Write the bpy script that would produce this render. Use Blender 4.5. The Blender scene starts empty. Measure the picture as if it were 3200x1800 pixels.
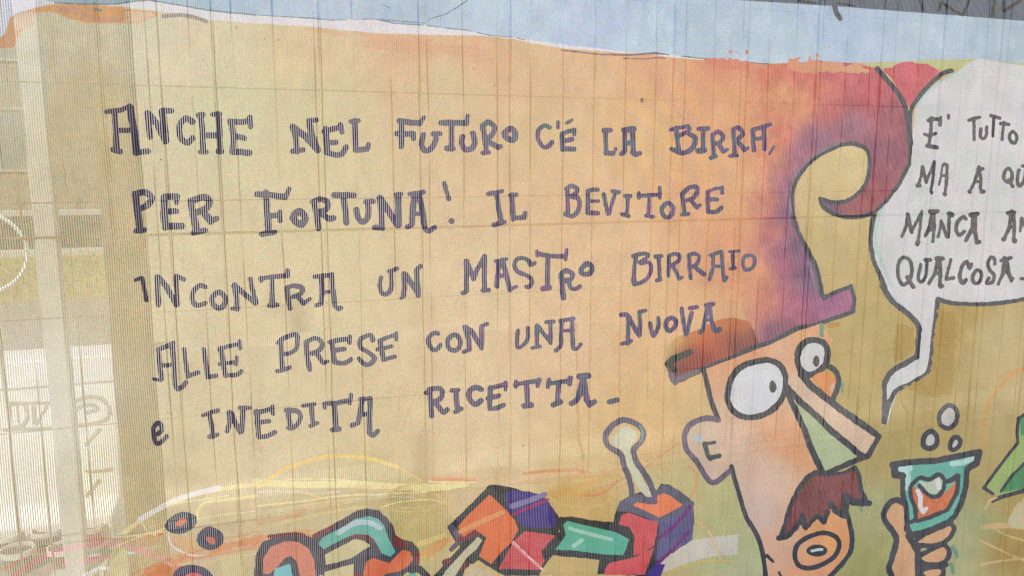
import bpy, math, random, time
import numpy as np
from mathutils import Vector, Matrix
from mathutils.geometry import delaunay_2d_cdt

T0 = time.time()
random.seed(7)
rng = np.random.default_rng(7)
SC = bpy.context.scene
C = SC.collection

# ------------------------------------------------------------------ camera
CAM_H = 1.5
FOC = 2512.0                      # focal length in photograph pixels (3200 wide)
YAW, PITCH = math.atan(0.346), math.radians(8.9)
FW = Vector((math.sin(YAW)*math.cos(PITCH), math.cos(YAW)*math.cos(PITCH), -math.sin(PITCH)))
RT = Vector((math.cos(YAW), -math.sin(YAW), 0.0))
UP = RT.cross(FW)
cam_d = bpy.data.cameras.new('camera'); cam = bpy.data.objects.new('camera', cam_d); C.objects.link(cam)
cam.matrix_world = Matrix((
    (RT.x, UP.x, -FW.x, 0), (RT.y, UP.y, -FW.y, 0), (RT.z, UP.z, -FW.z, CAM_H), (0, 0, 0, 1)))
cam_d.sensor_width = 36; cam_d.lens = FOC/3200*36
cam_d.clip_start = 0.02; cam_d.clip_end = 600
SC.camera = cam

# ------------------------------------------------------------------ sky and sun
SUN_EL, SUN_AZ = math.radians(50), math.radians(205)     # the sun stands high behind the camera, a little left
world = bpy.data.worlds.new('World'); SC.world = world; world.use_nodes = True
wn = world.node_tree.nodes; wn.clear()
sky = wn.new('ShaderNodeTexSky'); sky.sky_type = 'NISHITA'; sky.sun_disc = False
sky.sun_elevation = SUN_EL; sky.sun_rotation = SUN_AZ
bg = wn.new('ShaderNodeBackground'); bg.inputs[1].default_value = 0.15
wo = wn.new('ShaderNodeOutputWorld')
world.node_tree.links.new(sky.outputs[0], bg.inputs[0]); world.node_tree.links.new(bg.outputs[0], wo.inputs[0])
sun_d = bpy.data.lights.new('sun', 'SUN'); sun_d.energy = 3.0; sun_d.angle = math.radians(1.5); sun_d.color = (1.0, 0.95, 0.87)
sun = bpy.data.objects.new('sun', sun_d); C.objects.link(sun)
to_sun = Vector((math.sin(SUN_AZ)*math.cos(SUN_EL), math.cos(SUN_AZ)*math.cos(SUN_EL), math.sin(SUN_EL)))
sun.rotation_euler = to_sun.to_track_quat('Z', 'Y').to_euler()
sun.location = to_sun*20
SC.view_settings.view_transform = 'Standard'; SC.view_settings.look = 'None'
SC.view_settings.exposure = 0.35; SC.view_settings.gamma = 1.0
SC.cycles.transparent_max_bounces = 16

# ------------------------------------------------------------------ helpers
def tag(o, label=None, cat=None, group=None, kind=None):
    if label: o['label'] = label
    if cat: o['category'] = cat
    if group: o['group'] = group
    if kind: o['kind'] = kind
    return o

def obj(name, me, parent=None):
    o = bpy.data.objects.new(name, me); C.objects.link(o)
    if parent: o.parent = parent
    return o

def empty(name, loc=(0, 0, 0)):
    o = bpy.data.objects.new(name, None); C.objects.link(o); o.location = loc
    o.empty_display_size = 0.05
    return o

class MB:
    """collects simple solids into one mesh"""
    def __init__(s): s.v = []; s.f = []
    def box(s, a, b):
        n = len(s.v); (x0, y0, z0), (x1, y1, z1) = a, b
        s.v += [(x0,y0,z0),(x1,y0,z0),(x1,y1,z0),(x0,y1,z0),(x0,y0,z1),(x1,y0,z1),(x1,y1,z1),(x0,y1,z1)]
        s.f += [tuple(n+i for i in q) for q in ((3,2,1,0),(4,5,6,7),(0,1,5,4),(1,2,6,5),(2,3,7,6),(3,0,4,7))]
        return s
    def tube(s, p, q, r, seg=8, r2=None):
        p, q = Vector(p), Vector(q); r2 = r if r2 is None else r2
        d = (q-p).normalized(); a = d.orthogonal().normalized(); b = d.cross(a); n = len(s.v)
        for c, rr in ((p, r), (q, r2)):
            for i in range(seg):
                t = math.tau*i/seg; s.v.append(tuple(c + (a*math.cos(t)+b*math.sin(t))*rr))
        s.f += [(n+i, n+(i+1) % seg, n+seg+(i+1) % seg, n+seg+i) for i in range(seg)]
        s.f += [tuple(n+i for i in reversed(range(seg))), tuple(n+seg+i for i in range(seg))]
        return s
    def lathe(s, prof, seg=24, c=(0, 0), rib=0.0):
        n = len(s.v)
        for (r, z) in prof:
            for i in range(seg):
                rr = r*(1+(rib if i % 2 else -rib)); t = math.tau*i/seg
                s.v.append((c[0]+rr*math.cos(t), c[1]+rr*math.sin(t), z))
        for k in range(len(prof)-1):
            for i in range(seg):
                j = (i+1) % seg
                s.f.append((n+k*seg+i, n+k*seg+j, n+(k+1)*seg+j, n+(k+1)*seg+i))
        return s
    def prism(s, prof, x0, x1):
        n = len(s.v); k = len(prof)
        s.v += [(x0, y, z) for y, z in prof] + [(x1, y, z) for y, z in prof]
        s.f += [(n+i, n+(i+1) % k, n+k+(i+1) % k, n+k+i) for i in range(k)]
        s.f += [tuple(n+i for i in reversed(range(k))), tuple(n+k+i for i in range(k))]
        return s
    def build(s, name, mat, parent=None, smooth=False, bevel=0):
        me = bpy.data.meshes.new(name); me.from_pydata(s.v, [], s.f); me.materials.append(mat); me.update()
        if smooth: me.polygons.foreach_set('use_smooth', [True]*len(me.polygons))
        o = obj(name, me, parent)
        if bevel:
            m = o.modifiers.new('bevel', 'BEVEL'); m.width = bevel; m.segments = 2; m.limit_method = 'ANGLE'
        return o

def lin(c):
    c = np.asarray(c, float)/255.0
    return np.where(c <= 0.04045, c/12.92, ((c+0.055)/1.055)**2.4)

def mat(name, col, rough=0.8, var=0.15, scale=8.0, metal=0.0, col2=None, bump=0.0, stretch=(1, 1, 1)):
    m = bpy.data.materials.new(name); m.use_nodes = True; nt = m.node_tree; N = nt.nodes; L = nt.links
    b = N['Principled BSDF']; b.inputs['Roughness'].default_value = rough; b.inputs['Metallic'].default_value = metal
    tc = N.new('ShaderNodeTexCoord'); mp = N.new('ShaderNodeMapping'); mp.inputs['Scale'].default_value = stretch
    L.new(tc.outputs['Object'], mp.inputs[0])
    no = N.new('ShaderNodeTexNoise'); no.inputs['Scale'].default_value = scale; no.inputs['Detail'].default_value = 6
    no.inputs['Roughness'].default_value = 0.65
    L.new(mp.outputs[0], no.inputs['Vector'])
    rp = N.new('ShaderNodeValToRGB'); L.new(no.outputs[0], rp.inputs[0])
    c = np.array(col[:3]); c2 = np.array(col2[:3]) if col2 is not None else c*(1-var*2)
    rp.color_ramp.elements[0].position = 0.3; rp.color_ramp.elements[1].position = 0.72
    rp.color_ramp.elements[0].color = (*c2, 1); rp.color_ramp.elements[1].color = (*np.minimum(c*(1+var), 1), 1)
    L.new(rp.outputs[0], b.inputs['Base Color'])
    if bump:
        bp = N.new('ShaderNodeBump'); bp.inputs['Strength'].default_value = bump; bp.inputs['Distance'].default_value = 0.01
        L.new(no.outputs[0], bp.inputs['Height']); L.new(bp.outputs[0], b.inputs['Normal'])
    return m

def ray(px, py):
    return FW + RT*((px-1600)/FOC) + UP*((900-py)/FOC)
def at(px, py, Y):                       # world point of a photograph pixel at depth Y
    d = ray(px, py); s = Y/d.y; return Vector((d.x*s, Y, CAM_H + d.z*s))

YB = 1.1017                              # the banner hangs in the plane Y = YB

# ------------------------------------------------------------------ materials
ASPHALT = mat('asphalt', (0.10, 0.095, 0.09), 0.9, 0.2, 30, bump=0.3)
PAVING = mat('light_paving', (0.30, 0.275, 0.22), 0.85, 0.12, 12, bump=0.2)
GRAVEL = mat('gravel', (0.40, 0.37, 0.33), 0.95, 0.3, 60, bump=0.5)
KERB = mat('kerb_stone', (0.62, 0.60, 0.56), 0.8, 0.08, 10)
GRASSM = mat('grass', (0.46, 0.41, 0.17), 0.9, 0.2, 20, col2=(0.27, 0.26, 0.10))
SOIL = mat('terrain', (0.16, 0.14, 0.11), 0.95, 0.2, 3)
CONCRETE = mat('barrier_concrete', (0.88, 0.86, 0.80), 0.8, 0.08, 6, bump=0.15)
CONCRETE_OLD = mat('weathered_concrete', (0.58, 0.51, 0.385), 0.85, 0.08, 6, bump=0.15)
PAINTMARK = mat('faded_spray_paint', (0.42, 0.36, 0.30), 0.8, 0.1, 20)
PLASTER = mat('cream_plaster', (0.64, 0.56, 0.41), 0.9, 0.05, 4, bump=0.1)
PLASTER_DARK = mat('brown_plaster', (0.40, 0.33, 0.25), 0.9, 0.2, 3)
PLASTER_GREY = mat('umber_plaster', (0.24, 0.21, 0.165), 0.9, 0.15, 3)
GLASSM = mat('window_glass', (0.22, 0.27, 0.30), 0.15, 0.1, 2)
FRAMEM = mat('window_frame', (0.5, 0.46, 0.4), 0.5, 0.05, 5)
POSTLIGHT = mat('galvanised_post', (0.60, 0.59, 0.53), 0.5, 0.08, 14, stretch=(1, 1, .2))
POSTDARK = mat('brown_post', (0.38, 0.31, 0.21), 0.7, 0.2, 14, stretch=(1, 1, .15))
WIRE = mat('fence_wire', (0.42, 0.33, 0.20), 0.5, 0.15, 40)
TERRA = mat('terracotta', (0.15, 0.10, 0.06), 0.8, 0.15, 12)
LEAFM = mat('pot_leaves', (0.10, 0.14, 0.05), 0.6, 0.3, 20)
BASKET = mat('woven_basket', (0.30, 0.23, 0.11), 0.85, 0.25, 25)
WOODM = mat('weathered_wood', (0.33, 0.24, 0.14), 0.8, 0.2, 15, stretch=(1, 1, .2))
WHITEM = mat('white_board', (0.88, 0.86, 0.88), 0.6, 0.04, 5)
ROOFM = mat('roof_tiles', (0.25, 0.13, 0.09), 0.9, 0.2, 8)

PITCH_MM = 0.00265
PRINT_GAIN = 1.0
def fabric(name):
    m = bpy.data.materials.new(name); m.use_nodes = True; nt = m.node_tree; N = nt.nodes; L = nt.links; N.clear()
    def math_(op, a, b=None):
        n = N.new('ShaderNodeMath'); n.operation = op
        for i, v in enumerate((a, b)):
            if v is None: continue
            if isinstance(v, (int, float)): n.inputs[i].default_value = v
            else: L.new(v, n.inputs[i])
        return n.outputs[0]
    tc = N.new('ShaderNodeTexCoord'); sp = N.new('ShaderNodeSeparateXYZ'); L.new(tc.outputs['Object'], sp.inputs[0])
    wob = N.new('ShaderNodeTexNoise'); wob.inputs['Scale'].default_value = 3.0; L.new(tc.outputs['Object'], wob.inputs[0])
    wx = math_('MULTIPLY', math_('SUBTRACT', wob.outputs[0], 0.5), PITCH_MM*5.0)
    xx = math_('ADD', sp.outputs['X'], wx)
    u = math_('FRACT', math_('DIVIDE', xx, PITCH_MM)); v = math_('FRACT', math_('DIVIDE', sp.outputs['Z'], PITCH_MM*0.62))
    # holes narrow towards the right, imitating thick threads that close up when seen aslant
    op = math_('SUBTRACT', 0.195, math_('MULTIPLY', math_('ADD', sp.outputs['X'], 0.2), 0.13)); op = math_('MAXIMUM', op, 0.08)
    hu = math_('LESS_THAN', math_('ABSOLUTE', math_('SUBTRACT', u, 0.5)), op)
    hv = math_('LESS_THAN', math_('ABSOLUTE', math_('SUBTRACT', v, 0.5)), 0.40)
    hole = math_('MULTIPLY', hu, hv)
    at_ = N.new('ShaderNodeAttribute'); at_.attribute_name = 'print'
    # ink grain and blotches of the printing
    n1 = N.new('ShaderNodeTexNoise'); n1.inputs['Scale'].default_value = 420; n1.inputs['Detail'].default_value = 2
    L.new(tc.outputs['Object'], n1.inputs[0])
    n2 = N.new('ShaderNodeTexNoise'); n2.inputs['Scale'].default_value = 22; n2.inputs['Detail'].default_value = 5
    mp = N.new('ShaderNodeMapping'); mp.inputs['Scale'].default_value = (1.6, 1, .6); L.new(tc.outputs['Object'], mp.inputs[0]); L.new(mp.outputs[0], n2.inputs[0])
    def vm(op, x, y, z=None):
        n = N.new('ShaderNodeVectorMath'); n.operation = op
        for i, q in enumerate((x, y, z)):
            if q is None: continue
            if isinstance(q, tuple): n.inputs[i].default_value = q
            else: L.new(q, n.inputs[i])
        return n.outputs[0]
    g1 = vm('MULTIPLY_ADD', n1.outputs['Color'], (1.15, 0.95, 1.15), (0.425, 0.525, 0.425))
    g2 = math_('MULTIPLY_ADD', n2.outputs[0], 0.18); N[g2.node.name].inputs[2].default_value = 0.91
    cv = vm('MULTIPLY', at_.outputs['Color'], g1)
    sc_ = N.new('ShaderNodeVectorMath'); sc_.operation = 'SCALE'; L.new(cv, sc_.inputs[0]); L.new(g2, sc_.inputs[3]); inkc = sc_.outputs[0]
    df = N.new('ShaderNodeBsdfDiffuse'); tr = N.new('ShaderNodeBsdfTranslucent')
    L.new(inkc, df.inputs[0]); L.new(inkc, tr.inputs[0])
    # threads are rounded: a bump from the same weave
    bh = math_('ABSOLUTE', math_('SUBTRACT', u, 0.5))
    bp = N.new('ShaderNodeBump'); bp.inputs['Strength'].default_value = 0.25; bp.inputs['Distance'].default_value = 0.0006
    L.new(bh, bp.inputs['Height']); L.new(bp.outputs[0], df.inputs['Normal'])
    ms = N.new('ShaderNodeMixShader'); ms.inputs[0].default_value = 0.5
    L.new(df.outputs[0], ms.inputs[1]); L.new(tr.outputs[0], ms.inputs[2])
    tp = N.new('ShaderNodeBsdfTransparent')
    mh = N.new('ShaderNodeMixShader'); L.new(hole, mh.inputs[0]); L.new(ms.outputs[0], mh.inputs[1]); L.new(tp.outputs[0], mh.inputs[2])
    out = N.new('ShaderNodeOutputMaterial'); L.new(mh.outputs[0], out.inputs[0])
    return m
FABRIC = fabric('printed_mesh_fabric')

# ================================================================== the artwork printed on the banner
# All outlines are in photograph pixels (3200 x 1800) and are laid onto the banner's own plane.
def rbf(pts, soft=900.0):
    P = np.array([(a[0], a[1]) for a in pts], float); K = np.array([a[2] for a in pts], float)
    def f(x, y):
        d = (x[:, None]-P[:, 0])**2 + (y[:, None]-P[:, 1])**2 + soft
        w = 1.0/d**2
        return (w@K)/w.sum(1)[:, None]
    return f

def vnoise(x, y, s, seed=0):
    x = np.asarray(x)/s; y = np.asarray(y)/s
    xi = np.floor(x).astype(int); yi = np.floor(y).astype(int); fx = x-xi; fy = y-yi
    fx = fx*fx*(3-2*fx); fy = fy*fy*(3-2*fy)
    def h(a, b):
        n = (a*374761393 + b*668265263 + seed*1442695) & 0x7fffffff
        n = ((n ^ (n >> 13))*1274126177) & 0x7fffffff
        return ((n ^ (n >> 16)) & 0xffff)/65535.0
    return (h(xi, yi)*(1-fx)+h(xi+1, yi)*fx)*(1-fy) + (h(xi, yi+1)*(1-fx)+h(xi+1, yi+1)*fx)*fy

FIELD = rbf([
 (100,200,(208,199,167)),(100,600,(204,187,145)),(250,350,(206,189,144)),(600,200,(216,201,165)),(700,330,(210,203,159)),(450,120,(212,203,175)),
 (1000,180,(220,189,147)),(1000,300,(212,197,151)),(1300,150,(222,171,131)),(1500,160,(222,169,129)),(1400,250,(218,191,147)),(1650,170,(222,179,134)),(1800,250,(224,179,137)),
 (2100,240,(226,163,123)),(2250,215,(218,135,107)),(2000,400,(226,179,125)),(1700,420,(220,185,137)),(1800,600,(226,183,139)),(2200,600,(226,167,121)),
 (2250,300,(224,161,114)),(2320,800,(220,149,111)),(1900,800,(228,187,143)),(1500,900,(226,197,155)),(1000,900,(222,201,157)),(1000,600,(218,199,154)),(500,900,(220,201,159)),
 (2050,1000,(228,181,133)),(1500,1250,(226,197,155)),(1700,1100,(228,189,149)),(800,1400,(220,199,157)),(2000,1350,(222,179,123)),(1850,1450,(220,187,133)),(200,1300,(226,215,189)),
 (100,1600,(210,197,169)),(400,1500,(210,193,149)),(600,1600,(218,195,149)),(1000,1650,(216,195,145)),(1200,1720,(202,183,123)),(1600,1480,(226,197,151)),
 (1800,1600,(214,177,111)),(1850,1680,(204,173,109)),(2100,1560,(198,183,129)),(1950,1750,(188,171,115)),(2250,1620,(180,177,127)),(2350,1760,(176,181,141)),
 (2600,600,(209,185,132)),(2600,500,(213,191,138)),(2600,800,(195,171,116)),(2700,1000,(185,161,102)),(2650,1100,(191,165,106)),(2900,1250,(175,151,88)),(2960,1000,(175,141,70)),
 (2820,1080,(181,159,96)),(3020,960,(175,147,78)),(3100,1050,(193,173,124)),(3150,1250,(187,165,114)),(2750,1400,(171,151,92)),(2700,1600,(167,167,120)),(2720,1750,(159,159,102)),
 (3000,1720,(169,171,128)),(3060,1620,(157,167,126)),(3150,1700,(165,135,70)),(3050,1450,(179,159,104)),(2800,1250,(187,163,102)),(3130,1560,(173,147,84))], 4500.0)
SKYF = rbf([(0,0,(206,212,238)),(130,0,(156,185,199)),(350,0,(146,177,191)),(600,15,(156,189,221)),(1000,20,(172,197,229)),(1300,30,(164,189,219)),(1500,60,(178,203,231)),
 (1500,100,(184,205,231)),(1900,60,(174,195,229)),(2000,140,(178,203,227)),(2300,60,(176,197,221)),(2600,100,(172,193,225)),(2900,120,(174,195,219)),(3200,130,(170,191,213)),(2500,180,(182,205,225))])
HATF = rbf([(2290,250,(222,150,112)),(2400,225,(214,112,92)),(2500,225,(208,98,96)),(2600,230,(202,88,104)),(2700,290,(198,84,98)),(2500,330,(220,140,104)),(2440,290,(222,150,106)),(2560,270,(214,120,104)),
 (2650,390,(146,92,124)),(2600,350,(196,92,100)),(2780,400,(168,84,104)),(2830,430,(138,72,100)),(2560,440,(138,88,124)),(2500,470,(158,92,130)),(2430,430,(216,120,98)),(2390,500,(226,150,106)),
 (2450,580,(146,88,134)),(2460,660,(126,80,130)),(2400,640,(192,112,108)),(2340,700,(226,152,112)),(2490,780,(108,74,118)),(2440,820,(168,84,120)),(2370,850,(226,148,112)),(2530,870,(108,76,118)),
 (2470,950,(166,82,122)),(2400,950,(206,118,106)),(2600,930,(152,82,132)),(2640,940,(158,84,136)),(2320,1000,(204,120,116)),(2420,1040,(128,74,110)),(2780,520,(148,74,100)),(2730,600,(154,70,88)),(2650,640,(150,74,88)),
 (2580,640,(104,74,122)),(2750,470,(142,82,112)),(2380,470,(222,132,104)),(2370,560,(224,148,112)),(2390,600,(214,126,108)),(2400,720,(190,104,110)),(2410,540,(186,108,118)),(2330,560,(224,160,116)),(2340,420,(224,150,108)),(2330,920,(218,142,112))], 1300.0)
BRIMF = rbf([(2080,1090,(214,184,120)),(2110,1060,(212,160,96)),(2180,1030,(210,128,70)),(2250,1010,(204,120,66)),(2330,1010,(206,112,62)),(2350,1060,(150,72,60)),(2210,1060,(206,100,58)),(2240,1080,(170,72,54)),
 (2160,1120,(152,58,50)),(2130,1150,(132,46,46)),(2190,1130,(136,48,46)),(2300,1080,(124,62,62)),(2370,1040,(120,64,80)),(2100,1175,(98,90,116)),(2380,1080,(90,60,80))])
FACEF = rbf([(2230,1200,(218,164,130)),(2260,1160,(222,160,120)),(2330,1120,(222,152,114)),(2450,1080,(222,168,136)),(2500,1060,(222,160,118)),(2250,1300,(214,176,150)),(2200,1400,(206,178,166)),(2170,1350,(208,182,156)),
 (2300,1400,(214,176,156)),(2450,1350,(222,160,122)),(2500,1380,(220,156,114)),(2400,1500,(214,180,162)),(2380,1600,(204,176,168)),(2450,1700,(214,170,146)),(2550,1620,(222,160,112)),(2600,1680,(224,158,106)),(2550,1780,(220,156,118)),(2480,1240,(224,180,150))])

SHAPES = []      # paint order: later covers earlier
def cat_rom(p, closed, n=7):
    p = [np.array(a, float) for a in p]; k = len(p); out = []
    if k < 3: return p
    rg = range(k) if closed else range(k-1)
    for i in rg:
        if closed: a, b, c, d = p[(i-1) % k], p[i], p[(i+1) % k], p[(i+2) % k]
        else: a, b, c, d = p[max(i-1, 0)], p[i], p[i+1], p[min(i+2, k-1)]
        for j in range(n):
            t = j/n
            out.append(0.5*((2*b)+(-a+c)*t+(2*a-5*b+4*c-d)*t*t+(-a+3*b-3*c+d)*t**3))
    if not closed: out.append(p[-1])
    return out

class Crop:
    def __init__(s, ox, oy, k): s.ox, s.oy, s.k = ox, oy, k
    def pts(s, txt):
        v = [float(a) for a in txt.replace(',', ' ').split()]
        return [(s.ox+v[i]*s.k, s.oy+v[i+1]*s.k) for i in range(0, len(v), 2)]
def CR(x0, y0, w, full=2576): return Crop(x0, y0, w/full)
P0 = Crop(0, 0, 1)

def parse(crop, spec, rs=1.0):
    """'x,y x,y /r' strokes parted by ';' - '~' smooth, 'o' smooth closed, 'c' straight closed, 'f' filled polygon, 'F' filled smooth, 'e' x,y,rx,ry ellipse"""
    out = []
    for st in spec.split(';'):
        st = st.strip()
        if not st: continue
        mode = ''
        if st[0] in '~ocfFe': mode, st = st[0], st[1:]
        body, _, r = st.partition('/')
        r = float(r)*crop.k*rs if r.strip() else 0
        if mode == 'e':
            a, b, rx, ry = [float(q) for q in body.replace(',', ' ').split()]
            pp = [(crop.ox+(a+rx*math.cos(t))*crop.k, crop.oy+(b+ry*math.sin(t))*crop.k) for t in np.linspace(0, math.tau, 28)[:-1]]
            out.append(('poly', pp, r)); continue
        p = crop.pts(body)
        if mode == 'f': out.append(('poly', p, r))
        elif mode == 'F': out.append(('poly', cat_rom(p, True), r))
        elif mode == 'o': q = cat_rom(p, True); out.append(('line', q+[q[0]], r))
        elif mode == 'c': out.append(('line', p+[p[0]], r))
        elif mode == '~': out.append(('line', cat_rom(p, False), r))
        else: out.append(('line', p if len(p) > 1 else p*2, r))
    return out

def shape(part, col, *segs, cell=3.0, wob=0.8, mix=0.0, label=None, parent=None, rs=1.0):
    prim = []
    for crop, spec in zip(segs[::2], segs[1::2]): prim += parse(crop, spec, rs)
    SHAPES.append(dict(part=part, col=col, prim=prim, cell=cell, wob=wob, mix=mix, label=label, parent=parent))

def sdf(S):
    prim = S['prim']; cell = S['cell']
    ax = [p[0] for q in prim for p in q[1]]; ay = [p[1] for q in prim for p in q[1]]; rm = max(q[2] for q in prim)
    x0, x1, y0, y1 = min(ax)-rm-4*cell, max(ax)+rm+4*cell, min(ay)-rm-4*cell, max(ay)+rm+4*cell
    nx, ny = int((x1-x0)/cell)+2, int((y1-y0)/cell)+2
    X, Y = np.meshgrid(x0+np.arange(nx)*cell, y0+np.arange(ny)*cell)
    V = np.full(X.shape, 1e9)
    def seg(a, b, X, Y):
        dx, dy = b[0]-a[0], b[1]-a[1]; L = dx*dx+dy*dy
        t = np.clip(((X-a[0])*dx+(Y-a[1])*dy)/L, 0, 1) if L > 1e-9 else 0.0
        return np.hypot(X-a[0]-t*dx, Y-a[1]-t*dy)
    for kind, p, r in prim:
        if kind == 'line':
            for a, b in zip(p[:-1], p[1:]):
                i0 = max(int((min(a[0], b[0])-r-3*cell-x0)/cell), 0); i1 = int((max(a[0], b[0])+r+3*cell-x0)/cell)+2
                j0 = max(int((min(a[1], b[1])-r-3*cell-y0)/cell), 0); j1 = int((max(a[1], b[1])+r+3*cell-y0)/cell)+2
                sl = (slice(j0, j1), slice(i0, i1))
                V[sl] = np.minimum(V[sl], seg(a, b, X[sl], Y[sl])-r)
        else:
            ins = np.zeros(X.shape, bool); D = np.full(X.shape, 1e9); k = len(p)
            for i in range(k):
                a, b = p[i], p[(i+1) % k]
                D = np.minimum(D, seg(a, b, X, Y))
                c = ((a[1] > Y) != (b[1] > Y))
                if a[1] != b[1]: ins ^= c & (X < (b[0]-a[0])*(Y-a[1])/(b[1]-a[1])+a[0])
            V = np.minimum(V, np.where(ins, -D, D)-r)
    V = np.minimum(V, 4*cell)
    w = S['wob']
    V = V + w*(vnoise(X, Y, 9, 3)-0.5)*2 + 0.6*w*(vnoise(X, Y, 26, 5)-0.5)*2
    V[0, :] = V[-1, :] = V[:, 0] = V[:, -1] = 4*cell
    V = np.where(np.abs(V) < 1e-6, 1e-6, V)
    S.update(V=V, x0=x0, y0=y0, nx=nx, ny=ny)

def contours(S):
    """marching squares: returns constraint segments as a list of point chains"""
    V, c, x0, y0 = S['V'], S['cell'], S['x0'], S['y0']; ins = V < 0
    a, b, d, e = ins[:-1, :-1], ins[:-1, 1:], ins[1:, 1:], ins[1:, :-1]
    code = a*1+b*2+d*4+e*8
    js, is_ = np.nonzero((code > 0) & (code < 15))
    TAB = {1:[(3,0)],2:[(0,1)],3:[(3,1)],4:[(1,2)],5:[(3,0),(1,2)],6:[(0,2)],7:[(3,2)],8:[(2,3)],9:[(2,0)],10:[(0,1),(2,3)],11:[(2,1)],12:[(1,3)],13:[(1,0)],14:[(0,3)]}
    def ep(j, i, k):
        if k == 0: p, q = (j, i), (j, i+1)
        elif k == 1: p, q = (j, i+1), (j+1, i+1)
        elif k == 2: p, q = (j+1, i), (j+1, i+1)
        else: p, q = (j, i), (j+1, i)
        return p, q
    nxt = {}
    for j, i in zip(js.tolist(), is_.tolist()):
        for s, t in TAB[int(code[j, i])]:
            nxt.setdefault(ep(j, i, s), []).append(ep(j, i, t))
    pos = {}
    def P(k):
        if k not in pos:
            (j, i), (m, n) = k; v0, v1 = V[j, i], V[m, n]; t = v0/(v0-v1)
            pos[k] = (x0+(i+(n-i)*t)*c, y0+(j+(m-j)*t)*c)
        return pos[k]
    loops = []
    while nxt:
        st = next(iter(nxt)); cur = st; lp = []
        while cur in nxt:
            lp.append(P(cur)); l = nxt[cur]; n = l.pop()
            if not l: del nxt[cur]
            cur = n
        if len(lp) > 5: loops.append(lp)
    return loops

def simplify(lp, tol):
    n = len(lp); A = np.array(lp); keep = np.zeros(n, bool)
    far = int(np.argmax(((A-A[0])**2).sum(1))); keep[0] = keep[far] = True
    st = [(0, far), (far, n)]
    while st:
        i, j = st.pop()
        if j-i < 2: continue
        a = A[i]; b = A[j % n]; d = b-a; L = math.hypot(*d)+1e-9
        q = A[i+1:j]; dist = np.abs((q[:, 0]-a[0])*d[1]-(q[:, 1]-a[1])*d[0])/L
        k = int(np.argmax(dist))
        if dist[k] > tol: keep[i+1+k] = True; st += [(i, i+1+k), (i+1+k, j)]
    return [lp[i] for i in range(n) if keep[i]]

def inside(S, x, y):
    u = (x-S['x0'])/S['cell']; v = (y-S['y0'])/S['cell']; i = np.floor(u).astype(int); j = np.floor(v).astype(int)
    ok = (i >= 0) & (j >= 0) & (i < S['V'].shape[1]-1) & (j < S['V'].shape[0]-1)
    out = np.zeros(len(x), bool); i, j, fu, fv = i[ok], j[ok], (u-np.floor(u))[ok], (v-np.floor(v))[ok]; V = S['V']
    val = (V[j, i]*(1-fu)+V[j, i+1]*fu)*(1-fv)+(V[j+1, i]*(1-fu)+V[j+1, i+1]*fu)*fv
    out[ok] = val < 0
    return out

# ---- sky, white edge and title band of the painting
def paint_base(x, y):
    c = FIELD(x, y)
    # warm radiating glow left of the hat
    g = np.exp(-(((x-2150)/420)**2+((y-480)/330)**2))
    ring = np.sin(np.hypot((x-1560)*1.0, (y-640)*1.3)/13.0+vnoise(x, y, 60, 9)*3)
    c = c+(g*ring*5)[:, None]*np.array([1.0, 0.7, -1.2])
    return c
def skycol(x, y):
    c = SKYF(x, y); n = (vnoise(x, y, 70, 2)-0.5)*12+(vnoise(x, y*0.3, 14, 4)-0.5)*12
    return c+n[:, None]*np.array([1.0, .8, .5])
def hatcol(x, y):
    w = np.clip((x-2275)/120, 0, 1); w = (w*w*(3-2*w))[:, None]
    n = ((vnoise(x, y*0.35, 7, 41)-0.5)*26+(vnoise(x, y, 30, 42)-0.5)*14)[:, None]
    return (HATF(x, y)+n*np.array([1, .8, .6]))*w+FIELD(x, y)*(1-w)
def dark(c, amp=14):
    def f(x, y):
        n = vnoise(x, y, 24, 21)-0.5; m = vnoise(x, y, 13, 22)-0.5
        return np.array(c, float)+n[:, None]*amp*np.array([1.2, .6, 1.6])+m[:, None]*amp
    return f
def ink(x, y):
    """marker ink: navy at the left, washed purple-grey further right"""
    t = np.clip((x-500)/1300, 0, 1)[:, None]
    c = np.array([42, 44, 86.])*(1-t)+np.array([76, 68, 112.])*t
    n = (vnoise(x, y, 17, 31)-0.5)[:, None]; m = (vnoise(x, y, 21, 32)-0.5)[:, None]
    return c+n*t*np.array([70, 12, 45])+m*t*np.array([-45, 45, -10])+m*14
def ink2(x, y):
    n = (vnoise(x, y, 15, 33)-0.5)[:, None]
    return np.array([72, 74, 88.])+n*26
def pale(x, y):
    n = (vnoise(x, y, 60, 34)-0.5)[:, None]
    return np.array([208, 208, 214.])+n*np.array([16, 4, 14])

q1, q2, q3, q4 = Crop(0,0,.31056), Crop(800,0,.31056), Crop(1600,0,.31056), Crop(2400,0,.31056)
q5, q8 = Crop(0,450,.31056), Crop(2400,450,.31056)
q9, q11, q12 = Crop(0,900,.31056), Crop(1600,900,.31056), Crop(2400,900,.31056)
q13, q14, q15, q16 = Crop(0,1350,.31056), Crop(800,1350,.31056), Crop(1600,1350,.31056), Crop(2400,1350,.31056)

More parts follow.
